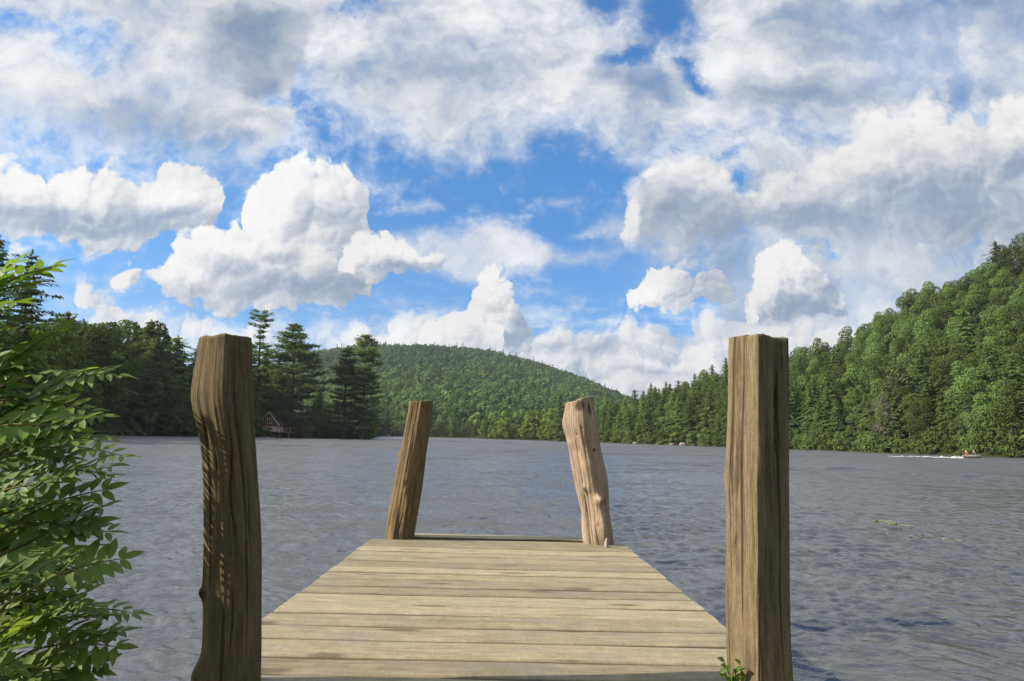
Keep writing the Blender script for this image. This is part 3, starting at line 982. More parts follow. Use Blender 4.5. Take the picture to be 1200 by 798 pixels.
pine_at(297, 146, 366, 31, "tallest thin pine with a ragged top, behind the left front post", 4.0, 0.3, H=26, base=0.30, levels=17, gap=0.3,
        crown=lambda t: (0.9 - 0.5 * t) if t < 0.62 else (0.14 if t < 0.78 else 0.55))
pine_at(340, 146, 383, 32, "broad pointed pine standing beside the small red cabin", 6.6, 0.2, base=0.16, levels=22, gap=0.10, lean=-0.01,
        crown=lambda t: 0.62 + 0.42 * math.sin(min(t / 0.5, 1) * 1.57) if t < 0.42 else 1.04 * ((1 - t) / 0.58) ** 0.8 + 0.10)
pine_at(402, 149, 408, 33, "left one of the paired pines at the tip of the point", 4.6, 0.9, base=0.12, levels=22, gap=0.12,
        crown=lambda t: 0.9 if t < 0.5 else 0.9 * ((1 - t) / 0.5) ** 0.6 + 0.12)
pine_at(424, 149, 395, 34, "taller right one of the paired pines at the tip of the point", 4.5, 2.2, base=0.14, levels=23, gap=0.12,
        crown=lambda t: 0.85 if t < 0.6 else 0.85 * ((1 - t) / 0.4) ** 0.55 + 0.12)
for px, d, yt in [(308, 156, 420), (318, 152, 436), (366, 156, 470), (372, 160, 452), (385, 158, 474), (306, 160, 405)]:
    loc = on_ground(px, d)
    s = top_scale(loc, yt, 18.3)
    plant_tree("conifer_tree", HEML[R_.randrange(4)], loc, "dark conifer filling in behind the pines on the point", "tree", "conifers behind the pines on the point", (s * 1.25, s * 1.25, s))
for k, px in enumerate([345, 352, 360, 368, 376, 384, 392, 399, 406, 413, 420, 427, 432]):
    d0 = float(shore_r(tan_az(px)))
    loc = on_ground(px, (d0 + R_.uniform(0.2, 2.5)) * math.cos(tan_az(px)))
    s = R_.uniform(0.8, 1.9) * (0.4 if px < 340 else 1)
    plant_small("shore_bush", BUSH[k % 3], loc, "round green bush on the bank below the pines on the point", "bush", "bushes on the bank of the point", (s * 0.9, s * 0.9, s))
# ------------------------------------------------------------------ far end of the lake
for k in range(46):
    px = 438 + 130 * k / 45 + R_.uniform(-3, 3)
    loc = on_ground(px, 334 + (k % 3) * 12 + R_.uniform(0, 6))
    yt = R_.uniform(478, 492) + (6 if px > 500 else -2)
    if R_.random() < 0.55:
        s = top_scale(loc, yt, 18)
        plant_small("conifer_tree", HEML1[R_.randrange(3)], loc, "small dark conifer on the shore at the far end of the lake", "tree", "dark trees at the far end of the lake", (s * 1.4, s * 1.4, s))
    else:
        s = top_scale(loc, yt + 4, 13)
        plant_small("broadleaf_tree", BROAD1[R_.randrange(5)], loc, "small green broadleaf tree on the shore at the far end of the lake", "tree", "green trees at the far end of the lake", (s * 1.2, s * 1.2, s))
for k in range(46):
    px = 566 + 104 * k / 45 + R_.uniform(-2, 2)
    d0 = float(shore_r(tan_az(px)))
    loc = on_ground(px, (d0 + 1.5 + (k % 3) * 7 + R_.uniform(0, 4)) * math.cos(tan_az(px)))
    yt = float(np.interp(px, [566, 590, 640, 672], [493, 483, 481, 476])) + R_.uniform(-3, 5) + (0 if k % 3 else 10)
    s = top_scale(loc, yt, 14)
    plant_small("broadleaf_tree", LIGHT[R_.randrange(3)], loc, "yellow-green broadleaf tree in the sunlit row between the two far posts", "tree", "sunlit yellow-green trees between the far posts", (s * 1.05, s * 1.05, s))
# ------------------------------------------------------------------ right shore
tops = [(640, 476), (655, 461), (668, 474), (700, 470), (712, 456), (725, 462), (745, 455), (770, 450), (790, 443), (805, 440), (838, 430), (850, 432), (870, 436)]
tx, ty = zip(*tops)
plant_small("conifer_tree", HEML1[0], on_ground(656, 250), "tall dark conifer rising above the yellow-green trees left of the right far post", "tree", None, top_scale(on_ground(656, 250), 461, 18.2))
for k in range(72):
    px = 668 + 205 * k / 71 + R_.uniform(-3, 3)
    d0 = float(shore_r(tan_az(px)))
    lay = k % 4
    loc = on_ground(px, (d0 + 1.5 + lay * 9 + R_.uniform(0, 5)) * math.cos(tan_az(px)))
    yt = float(np.interp(px, tx, ty)) + R_.choice([-4, 0, 3, 6, 12]) + (3 - lay) * 7
    s = top_scale(loc, yt, 18.2)
    s = min(s, 1.5)
    w = s * R_.uniform(0.95, 1.3)
    if k % 3 == 1:
        s = min(top_scale(loc, yt + 4, 13.2), 1.6)
        plant_small("broadleaf_tree", BROAD1[R_.randrange(5)], loc, "green broadleaf tree among the conifers between the two right-hand posts", "tree", "broadleaf trees on the right shore behind the right far post", (s * 0.85, s * 0.85, s))
        continue
    plant_small("conifer_tree", HEML1[R_.randrange(3)], loc, "dark conifer on the right shore between the two right-hand posts", "tree", "dark conifers on the right shore behind the right far post", (w, w, s))
tops = [(860, 440), (900, 440), (930, 436), (960, 440), (1000, 436), (1030, 440), (1055, 425), (1080, 430), (1105, 418), (1130, 420), (1160, 404), (1185, 400), (1230, 385)]
tx, ty = zip(*tops)
for k in range(66):
    px = 856 + 380 * k / 65 + R_.uniform(-4, 4)
    d0 = float(shore_r(tan_az(px)))
    lay = k % 3
    loc = on_ground(px, (d0 + 1.0 + lay * 5 + R_.uniform(0, 3)) * math.cos(tan_az(px)))
    yt = float(np.interp(px, tx, ty)) + R_.choice([-6, 0, 8, 16, 26]) + (2 - lay) * 14
    r = R_.random()
    if r < 0.45:
        s = min(top_scale(loc, yt, 15.3), 1.5)
        w = s * R_.uniform(1.0, 1.35)
        plant_tree("cedar_tree", CEDAR[R_.randrange(3)], loc, "green cedar-like conifer at the water's edge right of the right front post", "tree", "cedars at the foot of the right hill", (w, w, s))
    elif r < 0.7:
        s = min(top_scale(loc, yt, 18.3), 1.3)
        w = s * R_.uniform(1.0, 1.3)
        plant_tree("conifer_tree", HEML[R_.randrange(4)], loc, "dark conifer at the water's edge right of the right front post", "tree", "dark conifers at the foot of the right hill", (w, w, s))
    else:
        s = min(top_scale(loc, yt + 6, 14.2), 1.4)
        plant_tree("broadleaf_tree", BROAD[R_.randrange(4)], loc, "rounded broadleaf tree at the water's edge right of the right front post", "tree", "broadleaf trees at the foot of the right hill", (s, s, s))
for k in range(60):
    px = 672 + 560 * k / 59 + R_.uniform(-4, 4)
    d0 = float(shore_r(tan_az(px)))
    loc = on_ground(px, (d0 + R_.uniform(0.1, 1.4)) * math.cos(tan_az(px)))
    s = R_.uniform(0.8, 1.7)
    plant_small("shore_bush", BUSH[k % 3], loc, "low green bush overhanging the water along the right shore", "bush", "bushes overhanging the right shore", (s, s, s * 0.9))
# ------------------------------------------------------------------ the wooded hill on the right
cand = []
tries = 0
while len(cand) < 290 and tries < 40000:
    tries += 1
    az = R_.uniform(tan_az(745), tan_az(1260))
    R = float(shore_r(az))
    rr = float(np.interp(az, RT_A, RT_R))
    r = math.sqrt(R_.uniform((R + 14) ** 2, (rr + 8) ** 2))
    x, y = r * math.sin(az), r * math.cos(az)
    if all((x - a) ** 2 + (y - b) ** 2 > 5.7 ** 2 for a, b, _ in cand):
        cand.append((x, y, r))
for k, (x, y, r) in enumerate(cand):
    az = math.atan2(x, y)
    z = float(ground(az, r))
    px, py = px_of((x, y, z + 10))
    s = R_.uniform(0.72, 1.0)
    con = 0.45 if px < 900 else (0.22 if z < 22 else 0.03)
    if R_.random() < con:
        s *= 0.8
        plant_small("conifer_tree", HEML1[R_.randrange(3)], (x, y, z - 0.5), "dark pointed conifer among the round crowns on the right hill", "tree", "conifers scattered on the right hill", (s * 1.2, s * 1.2, s))
    else:
        plant_small("broadleaf_tree", BROAD1[R_.randrange(5)], (x, y, z - 1.0), "round-crowned broadleaf tree in the wood covering the right hill", "tree", "broadleaf trees covering the right hill", (s, s, s * R_.uniform(0.85, 1.1)))
# ------------------------------------------------------------------ the far hill: one mass of forest
rg = np.random.default_rng(5)
prot = []
for k in range(6):
    if k < 4:
        (v, f, s), _t = broadleaf(400 + k, 12, 10, 330, 0.95, base=0.02, lobes=9)
    else:
        (v, f, s), _t = conifer(420 + k, 15, 3.2, 11, 6, 1.0, base=0.0)
    prot.append((v, f, s))
P_, F_, S_, k0 = [], [], [], 0
cells = set()
cnt = 0
a_lo, a_hi = tan_az(330), tan_az(772)
for _ in range(26000):
    az = rg.uniform(a_lo, a_hi)
    r = math.sqrt(rg.uniform(352 ** 2, (FAR_R + 25) ** 2))
    x, y = r * math.sin(az), r * math.cos(az)
    key = (int(x // 7.5), int(y // 7.5))
    if key in cells or r < float(shore_r(az)) + 30:
        continue
    cells.add(key)
    patch = vnoise(np.array([[x / 90, y / 140]]), 3)[0]
    kind = rg.integers(0, 4) if rg.uniform() > 0.07 + 0.30 * (patch > 0.3) else rg.integers(4, 6)
    v, f, s = prot[kind]
    sc = rg.uniform(0.75, 1.15)
    an = rg.uniform(0, 6.28)
    ca, sa = math.cos(an) * sc, math.sin(an) * sc
    z = float(ground(az, r))
    w = np.stack([v[:, 0] * ca - v[:, 1] * sa + x, v[:, 0] * sa + v[:, 1] * ca + y, v[:, 2] * sc + z - 0.8], 1)
    P_.append(w)
    F_.append(f + k0)
    tree_tone = np.clip(0.42 + 0.45 * patch + rg.normal() * 0.26 - (r - 650) / 1400, 0, 1) * (0.35 if kind > 3 else 1)
    S_.append(np.clip(tree_tone * 0.8 + 0.2 * s, 0, 1))
    k0 += len(v)
    cnt += 1
far = new_obj("forest", np_mesh("forest", np.concatenate(P_), np.concatenate(F_), M_FAR, attrs={'spray': np.concatenate(S_)}))
tag(far, "green forest covering the rounded hill at the far end of the lake", "forest", kind='stuff')
print("far trees", cnt, "right hill", len(cand))
# ------------------------------------------------------------------ the dock
W0 = 2.10
VPX, VPY = 578.0, 531.0
DL = ray(VPX, VPY)                                    # along the dock, away from the shore
DC = (RGT - UPV * 0.030 + FWD * 0.0226).normalized()    # along the boards
DN = DC.cross(DL.normalized()).normalized()             # out of the deck
P0 = CAM + ray(VPX, 798.0) * W0


def deck_pt(s, w, h=0.0):
    return P0 + DC * s + DL * (w - W0) + DN * h


def wood_material(name, lo, hi, grey, moss, streak=(30.0, 1.6), bump=0.5, gloss=0.12, mossy=0.0, dark=(0.05, 0.032, 0.018), crack=0.75):
    """Weathered timber: grain along the piece, grey patches, moss, knots (attributes around / along / tone / knot)."""
    m, n, out = material(name)
    a = n.add('ShaderNodeAttribute', attribute_name='around').outputs['Fac']
    l = n.add('ShaderNodeAttribute', attribute_name='along').outputs['Fac']
    t = n.add('ShaderNodeAttribute', attribute_name='tone').outputs['Fac']
    kn = n.add('ShaderNodeAttribute', attribute_name='knot').outputs['Fac']
    p = n.add('ShaderNodeCombineXYZ', {'X': a, 'Y': l, 'Z': n.m('MULTIPLY', t, 17.0)}).outputs[0]
    wob = n.v('ADD', p, n.v('MULTIPLY', n.v('SUBTRACT', n.noise(p, 3.0, 2.0, color=True), (0.5, 0.5, 0.5)), (0.05, 0.0, 0.0)))
    g = n.noise(n.v('MULTIPLY', wob, (streak[0], streak[1], 1.0)), 1.0, 6.0, 0.62)
    g2 = n.noise(n.v('MULTIPLY', wob, (streak[0] * 8.0, streak[1] * 5.0, 1.0)), 1.0, 5.0, 0.72)
    blot = n.noise(n.v('MULTIPLY', p, (5.0, 5.0, 1.0)), 2.0, 5.0, 0.65)
    big = n.noise(n.v('MULTIPLY', p, (3.2, 1.6, 1.0)), 2.0, 5.0, 0.65)
    f = n.m('ADD', n.m('MULTIPLY', g, 0.42), n.m('ADD', n.m('MULTIPLY', g2, 0.46), n.m('MULTIPLY', blot, 0.24)))
    c = n.mix(n.step(f, 0.36, 0.72), lo, hi)
    c = n.mix(n.m('MULTIPLY', n.step(big, 0.46, 0.70), 0.65), c, grey)
    ms = n.noise(n.v('MULTIPLY', p, (4.0, 1.8, 1.0)), 2.3, 5.0, 0.65)
    c = n.mix(n.m('MULTIPLY', n.step(ms, 0.50, 0.70), mossy), c, moss)
    val = n.m('MULTIPLY_ADD', t, 0.44, 0.78)
    c = n.mix(1.0, c, n.add('ShaderNodeCombineColor', {'Red': val, 'Green': val, 'Blue': n.m('MULTIPLY_ADD', t, 0.40, 0.80)}).outputs[0], 'MULTIPLY')
    spk = n.noise(n.v('MULTIPLY', p, (26.0, 85.0, 1.0)), 1.0, 4.0, 0.7)
    sv_ = n.m('MULTIPLY_ADD', spk, 0.55, 0.72)
    c = n.mix(1.0, c, n.add('ShaderNodeCombineColor', {'Red': sv_, 'Green': sv_, 'Blue': sv_}).outputs[0], 'MULTIPLY')
    ck = n.m('MULTIPLY', n.step(n.noise(n.v('MULTIPLY', wob, (streak[0] * 1.3, streak[1] * 0.35, 1.0)), 1.0, 2.0, 0.5), 0.60, 0.68), crack)
    c = n.mix(ck, c, dark)
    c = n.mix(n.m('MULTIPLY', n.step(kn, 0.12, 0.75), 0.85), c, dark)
    h = n.m('ADD', n.m('MULTIPLY', g, 0.7), n.m('SUBTRACT', n.m('MULTIPLY', g2, 0.6), n.m('MULTIPLY', ck, 1.0)))
    b = n.add('ShaderNodeBump', {'Height': h, 'Strength': bump, 'Distance': 0.018})
    pb = n.add('ShaderNodeBsdfPrincipled', {'Base Color': c, 'Roughness': 0.72, 'Specular IOR Level': gloss, 'Normal': b.outputs[0]})
    n.set(out, 'Surface', pb.outputs[0])
    return m


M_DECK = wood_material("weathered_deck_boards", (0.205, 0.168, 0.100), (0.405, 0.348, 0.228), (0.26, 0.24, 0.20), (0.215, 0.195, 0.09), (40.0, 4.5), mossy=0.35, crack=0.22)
M_LPOST = wood_material("brown_barkless_log", (0.066, 0.047, 0.023), (0.275, 0.205, 0.108), (0.150, 0.132, 0.095), (0.145, 0.125, 0.04), (11.0, 2.6), 0.9, mossy=0.35)
M_RPOST = wood_material("split_mossy_timber", (0.070, 0.050, 0.026), (0.330, 0.255, 0.145), (0.185, 0.165, 0.125), (0.17, 0.155, 0.045), (10.0, 2.2), 0.9, mossy=0.55)
M_FPOST = wood_material("rough_brown_log", (0.080, 0.053, 0.024), (0.255, 0.180, 0.088), (0.15, 0.125, 0.09), (0.155, 0.125, 0.045), (9.0, 3.0), 1.0, mossy=0.25, crack=0.5)
M_BARE = wood_material("pale_bare_log", (0.190, 0.130, 0.080), (0.45, 0.345, 0.240), (0.34, 0.275, 0.205), (0.27, 0.20, 0.11), (8.0, 2.2), 0.7, mossy=0.2, crack=0.15)
M_BEAM = wood_material("dark_wet_beam", (0.10, 0.08, 0.05), (0.22, 0.18, 0.12), (0.15, 0.14, 0.12), (0.10, 0.11, 0.04), (14.0, 1.2))

dock = empty("wooden_dock", P0, "weathered board dock running out over the lake between four upright log posts", "dock")
dock.location = P0
ORG = np.array(P0)


def board(s0, s1, w0, w1, top, thick, tone, seed, segs=26):
    """One plank with eased edges, a little bowed and cupped; ends cut a bit unevenly."""
    r = np.random.default_rng(seed)
    prof = [(0.0, -thick), (0.0, -0.012), (0.06, -0.002), (0.5, 0.0), (0.94, -0.002), (1.0, -0.012), (1.0, -thick)]
    ss = np.linspace(s0, s1, segs)
    bow = 0.0016 * np.sin(ss * r.uniform(1, 2.4) + r.uniform(0, 6)) + 0.0006 * np.sin(ss * 7 + r.uniform(0, 6))
    wv = 0.002 * np.sin(ss * r.uniform(1.5, 3) + r.uniform(0, 6))
    tilt = r.normal() * 0.0010
    vs_, ar, al, kn = [], [], [], []
    off = r.uniform(0, 40)
    for k, s in enumerate(ss):
        for u, h in prof:
            w = w0 + (w1 - w0) * u + wv[k]
            vs_.append(deck_pt(s, w, top + h + bow[k] + tilt * (u - 0.5) * 2))
            ar.append(w0 * 5.37 + (w1 - w0) * u + (0.03 if h < -0.01 else 0))
            al.append(s + off)
            kn.append(0.9 if h < -0.005 else 0.0)  # darkness of the gaps painted onto the board edges
    m = len(prof)
    i, j = np.meshgrid(np.arange(segs - 1), np.arange(m), indexing='ij')
    j2 = (j + 1) % m
    f = np.stack([i * m + j, i * m + j2, (i + 1) * m + j2, (i + 1) * m + j], -1).reshape(-1, 4)
    v = np.array(vs_) - ORG
    ends = [[0, 1, 5, 6], [1, 2, 4, 5], [q + (segs - 1) * m for q in (6, 5, 1, 0)], [q + (segs - 1) * m for q in (5, 4, 2, 1)]]
    tri = [[2, 3, 4], [q + (segs - 1) * m for q in (4, 3, 2)]]
    return v, np.concatenate([f, ends]), np.array(tri), np.array(ar), np.array(al), np.full(len(v), tone), np.array(kn)


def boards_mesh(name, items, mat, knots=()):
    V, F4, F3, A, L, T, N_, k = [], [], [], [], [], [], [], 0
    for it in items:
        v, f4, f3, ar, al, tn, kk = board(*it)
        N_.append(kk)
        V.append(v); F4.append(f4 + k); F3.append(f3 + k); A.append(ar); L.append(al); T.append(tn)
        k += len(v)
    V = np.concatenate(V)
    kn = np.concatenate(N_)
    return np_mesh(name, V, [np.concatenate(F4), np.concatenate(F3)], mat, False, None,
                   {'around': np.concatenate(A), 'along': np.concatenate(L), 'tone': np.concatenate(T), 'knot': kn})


# knots in the boards are drawn by the board material: sparse dark ovals along the grain
def add_knots(m, n_scale=(1.4, 5.0), size=0.15):
    t = m.node_tree
    n = NT(t)
    a = n.add('ShaderNodeAttribute', attribute_name='around').outputs['Fac']
    l = n.add('ShaderNodeAttribute', attribute_name='along').outputs['Fac']
    q = n.add('ShaderNodeCombineXYZ', {'X': n.m('MULTIPLY', l, n_scale[0]), 'Y': n.m('MULTIPLY', a, n_scale[1])}).outputs[0]
    q = n.v('ADD', q, n.v('MULTIPLY', n.v('SUBTRACT', n.noise(q, 4.0, 2.0, color=True), (0.5, 0.5, 0.5)), (0.10, 0.10, 0)))
    vo = n.add('ShaderNodeTexVoronoi', {'Vector': q, 'Scale': 1.0, 'Randomness': 1.0}, voronoi_dimensions='2D')
    sel = n.step(n.add('ShaderNodeSeparateColor', {'Color': vo.outputs['Color']}).outputs[0], 0.50, 0.54)
    k = n.m('MULTIPLY', n.m('SUBTRACT', 1.0, n.step(vo.outputs['Distance'], size * 0.45, size)), sel)
    pb = next(x for x in t.nodes if x.type == 'BSDF_PRINCIPLED')
    old = pb.inputs['Base Color'].links[0].from_socket
    t.links.new(n.mix(n.m('MULTIPLY', k, 0.70), old, (0.105, 0.085, 0.06)), pb.inputs['Base Color'])


add_knots(M_DECK)
DR = random.Random(3)
edges_w = [1.52, 1.725, 1.93, 2.133, 2.319, 2.539, 2.742, 2.943, 3.153, 3.367, 3.56, 3.76, 3.96, 4.165, 4.375, 4.58, 4.80, 5.04, 5.25, 5.46]
items = []
for k, (a, b) in enumerate(zip(edges_w[:-1], edges_w[1:])):
    t = (a - 2.1) / 3.4
    sl_ = (-0.86 if b < 2.2 else -0.94 - 0.03 * t) + DR.uniform(-0.005, 0.005)
    sr_ = 0.955 + 0.10 * t + DR.uniform(-0.005, 0.005)
    items.append((sl_, sr_, a + 0.009, b - 0.009, DR.uniform(-0.0015, 0.0015), 0.040, DR.uniform(0.05, 1.0), 50 + k))
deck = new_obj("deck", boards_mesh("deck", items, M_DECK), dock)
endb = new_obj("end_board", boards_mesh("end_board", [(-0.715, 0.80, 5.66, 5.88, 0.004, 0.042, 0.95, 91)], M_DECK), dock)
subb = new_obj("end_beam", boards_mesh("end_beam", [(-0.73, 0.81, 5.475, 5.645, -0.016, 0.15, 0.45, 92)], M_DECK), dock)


def beam(name, s0, s1, w0, w1, h0, h1, tone):
    n = 14
    ws = np.linspace(w0, w1, n)
    V, A, L = [], [], []
    for w in ws:
        t = (w - 2.1) / 3.4
        for s, h in ((s0, h0), (s1, h0), (s1, h1), (s0, h1)):
            V.append(deck_pt(s + (0.05 * t if s > 0 else -0.02 * t), w, h)); A.append(s * 1.3 + h); L.append(w)
    i, j = np.meshgrid(np.arange(n - 1), np.arange(4), indexing='ij')
    j2 = (j + 1) % 4
    f = np.stack([i * 4 + j, i * 4 + j2, (i + 1) * 4 + j2, (i + 1) * 4 + j], -1).reshape(-1, 4)
    f = np.concatenate([f, [[3, 2, 1, 0], [n * 4 - 4, n * 4 - 3, n * 4 - 2, n * 4 - 1]]])
    V = np.array(V) - ORG
    return new_obj(name, np_mesh(name, V, f, M_BEAM, attrs={'around': A, 'along': L, 'tone': np.full(len(V), tone), 'knot': np.zeros(len(V))}), dock)


beam("side_beam", -0.88, -0.835, 1.5, 5.47, -0.046, -0.19, 0.5)
beam("side_beam", 0.86, 0.905, 1.5, 5.47, -0.046, -0.19, 0.4)
beam("side_beam", -0.02, 0.025, 1.5, 5.47, -0.046, -0.19, 0.6)


def post(label, w, outline, mat, p_exp, edge_ang, depth_ratio, seed, lumps=(), knots=(), groove=0.03, top_tilt=0.0, ridges=0, foot=-1.6, rows=150, round_top=0.0, checks=5):
    """A log lofted through outline rows (photo row, left, right); cross-section from round to square-cornered."""
    outline = sorted(outline)
    ys = np.array([o[0] for o in outline], float)
    xl = np.array([o[1] for o in outline], float)
    xr = np.array([o[2] for o in outline], float)
    yb = ys[-1]
    yy_ = np.linspace(ys[0], yb, rows)
    # smooth interpolation of the edges
    def sm(v):
        a = np.interp(yy_, ys, v)
        k = np.hanning(19)[1:-1]; k /= k.sum()
        pad = np.concatenate([np.full(8, a[0]), a, np.full(8, a[-1])])
        return np.convolve(pad, k, 'valid')
    L_, R__ = sm(xl), sm(xr)
    cen, rad = [], []
    for y, a, b in zip(yy_, L_, R__):
        c = CAM + ray((a + b) / 2, y) * w
        cen.append(np.array(c)); rad.append((b - a) / 2 * w / F_PX)
    # foot below the picture and the water
    cen, rad = list(cen), list(rad)
    dirv = (cen[-1] - cen[-25]); dirv = dirv / abs(dirv[2])
    zz_ = np.linspace(cen[-1][2] - 0.03, foot, 24)
    zl = cen[-1]
    for z in zz_:
        cen.append(zl + dirv * (zl[2] - z)); rad.append(rad[rows - 1])
    cen, rad = np.array(cen), np.array(rad)
    m = 144
    th = np.linspace(0, 2 * np.pi, m, endpoint=False)
    a = th - edge_ang
    rr = 1.0 / (np.abs(np.cos(a)) ** p_exp + np.abs(np.sin(a)) ** p_exp) ** (1 / p_exp)
    shape = np.stack([rr * np.cos(th), rr * np.sin(th) * depth_ratio], 1)
    shape[:, 0] /= np.abs(shape[:, 0]).max()
    along = np.concatenate([[0], np.cumsum(np.linalg.norm(np.diff(cen, axis=0), axis=1))])
    TH, AL = np.meshgrid(th, along)
    cs = np.stack([np.cos(TH), np.sin(TH), AL * 0.9], -1)
    g = fbm(cs * np.array([5.5, 5.5, 1.6]), seed, 4) * groove + fbm(cs * np.array([15, 15, 2.2]), seed + 9, 2) * groove * 0.4
    if ridges:
        g = g + groove * 0.8 * np.sin(TH * ridges + 1.5 * np.sin(AL * 4) + seed)
    edge_keep = np.exp(-((np.abs(np.cos(TH)) - 1) / 0.12) ** 2)
    kn = np.zeros_like(TH)
    scale = rad[:, None] * (1 + g)
    vd = np.array([cen[0][0] - CAM.x, cen[0][1] - CAM.y]); vd /= np.linalg.norm(vd)
    E1, E2 = np.array([vd[1], -vd[0], 0.0]), np.array([vd[0], vd[1], 0.0])      # across and along the line of sight
    V = cen[:, None, :] + (shape[None, :, 0] * scale)[..., None] * E1 + (shape[None, :, 1] * scale)[..., None] * E2
    t_al = along[:, None]
    for (ang, y, ra, rl, hgt) in lumps:
        ly = np.interp(y, yy_, along[:rows])
        d2 = ((np.angle(np.exp(1j * (TH - ang)))) / ra) ** 2 + ((AL - ly) / rl) ** 2
        bmp = np.exp(-d2) * hgt
        V += (np.cos(TH) * bmp)[..., None] * E1 + (np.sin(TH) * bmp)[..., None] * E2
    for (ang, y, ra, rl, amt) in knots:
        ly = np.interp(y, yy_, along[:rows])
        d2 = ((np.angle(np.exp(1j * (TH - ang)))) / ra) ** 2 + ((AL - ly) / rl) ** 2
        kn = np.maximum(kn, np.exp(-d2) * amt)
        dent = np.exp(-d2) * 0.006
        V -= (np.cos(TH) * dent)[..., None] * E1 + (np.sin(TH) * dent)[..., None] * E2
    rk = np.random.default_rng(seed + 77)
    for _ in range(checks):            # drying cracks
        a0, y0 = CAMSIDE + rk.uniform(-1.4, 1.4), rk.uniform(0.0, along[rows - 1])
        ln_ = rk.uniform(0.15, 0.5) * (along[rows - 1])
        wob_ = a0 + 0.07 * np.sin(AL * 9 + rk.uniform(0, 6)) + 0.05 * np.sin(AL * 23 + rk.uniform(0, 6))
        cr = np.exp(-((TH - 2 * np.pi * (TH > np.pi) - wob_) / 0.035) ** 2) * np.clip(1.3 - np.abs(AL - y0) / (ln_ / 2), 0, 1)
        V -= (np.cos(TH) * cr * 0.010)[..., None] * E1 + (np.sin(TH) * cr * 0.010)[..., None] * E2
        kn = np.maximum(kn, cr * 0.75)
    # the sawn top: slightly tilted and worn at the rim
    fall = np.exp(-AL / 0.05)
    V[..., 2] += fall * (np.cos(TH) * top_tilt + 0.004 * fbm(cs * 3, seed + 4, 3))
    n_ = len(cen)
    i, j = np.meshgrid(np.arange(n_ - 1), np.arange(m), indexing='ij')
    j2 = (j + 1) % m
    f = np.stack([i * m + j, (i + 1) * m + j, (i + 1) * m + j2, i * m + j2], -1).reshape(-1, 4)
    V = V.reshape(-1, 3)
    c_top = V[:m].mean(0)
    ring2 = V[:m] * 0.86 + c_top * 0.14 + np.array([0, 0, 0.004])
    V = np.concatenate([V, ring2, [c_top + [0, 0, 0.003]]])
    b0 = n_ * m
    jj = np.arange(m)
    f = np.concatenate([f, np.stack([jj, (jj + 1) % m, b0 + (jj + 1) % m, b0 + jj], 1)])
    tri = np.stack([b0 + jj, b0 + (jj + 1) % m, np.full(m, b0 + m)], 1)
    around = np.concatenate([TH.ravel() / 6.283 * 2.0, th / 6.283 * 2.0, [0.5]])
    al = np.concatenate([AL.ravel(), np.full(m, -0.05), [-0.2]])
    kn = np.concatenate([kn.ravel(), np.full(m + 1, 0.25)])
    tone = 0.5 + 0.5 * np.concatenate([vnoise(cs * np.array([1.2, 1.2, 2.0]), seed + 2).ravel(), np.zeros(m + 1)])
    me = np_mesh("post", V - ORG, [f, tri], mat, True, None, {'around': around, 'along': al, 'tone': tone * 0.0 + 0.5, 'knot': kn})
    o = new_obj("post", me, dock)
    o['label'] = label
    return o


CAMSIDE = -math.pi / 2
post("thick brown log post with a bulge and leaf shadows, front left of the dock", 1.99,
     [(397, 236, 293), (410, 234, 293.5), (430, 231, 294), (450, 228, 295), (467, 226.5, 295.5), (485, 230, 296), (505, 235.5, 297), (530, 239, 299), (560, 240.5, 301), (600, 241.5, 304),
      (650, 241.5, 305), (680, 240, 305), (720, 241, 305), (750, 240, 305), (775, 239, 304.5), (800, 236, 303), (830, 235, 303)],
     M_LPOST, 1.42, CAMSIDE, 1.0, 5,
     lumps=[(math.pi, 466, 0.5, 0.10, 0.002), (math.pi * 1.02, 692, 0.18, 0.018, 0.016), (math.pi * 1.05, 784, 0.28, 0.04, 0.026)],
     knots=[(math.pi * 1.18, 500, 0.10, 0.05, 0.7), (math.pi * 1.30, 545, 0.06, 0.03, 0.5), (math.pi * 1.05, 692, 0.2, 0.02, 0.7)], groove=0.034, top_tilt=0.003)
post("squared split-timber post with mossy lit face, front right of the dock", 2.06,
     [(398, 857, 920.5), (412, 856, 921), (470, 855.5, 922), (520, 853.5, 922.5), (560, 852.5, 922.5), (600, 853.5, 923), (680, 853, 923), (740, 853.5, 924), (775, 854.5, 926), (800, 854, 928), (830, 852, 929)],
     M_RPOST, 1.14, CAMSIDE, 1.0, 8,
     lumps=[(math.pi, 560, 0.4, 0.08, 0.004)], knots=[(math.pi * 1.75, 470, 0.08, 0.03, 0.5), (math.pi * 1.2, 560, 0.10, 0.06, 0.25)], groove=0.032, top_tilt=-0.004)
post("slim leaning brown log post at the far left corner of the dock", 5.62,
     [(470, 480.5, 507), (500, 475, 503), (550, 465, 496), (590, 458, 491), (620, 453.5, 486), (632, 452, 484.5), (640, 451, 483)],
     M_FPOST, 1.75, CAMSIDE + 0.5, 1.0, 12,
     lumps=[(math.pi * 1.02, 532, 0.22, 0.03, 0.020), (-1.1, 522, 0.16, 0.02, 0.012)], knots=[(-1.7, 565, 0.16, 0.035, 0.9), (-1.1, 522, 0.14, 0.02, 0.5), (-1.3, 476, 0.14, 0.02, 0.7)], groove=0.055, ridges=7, top_tilt=0.0)
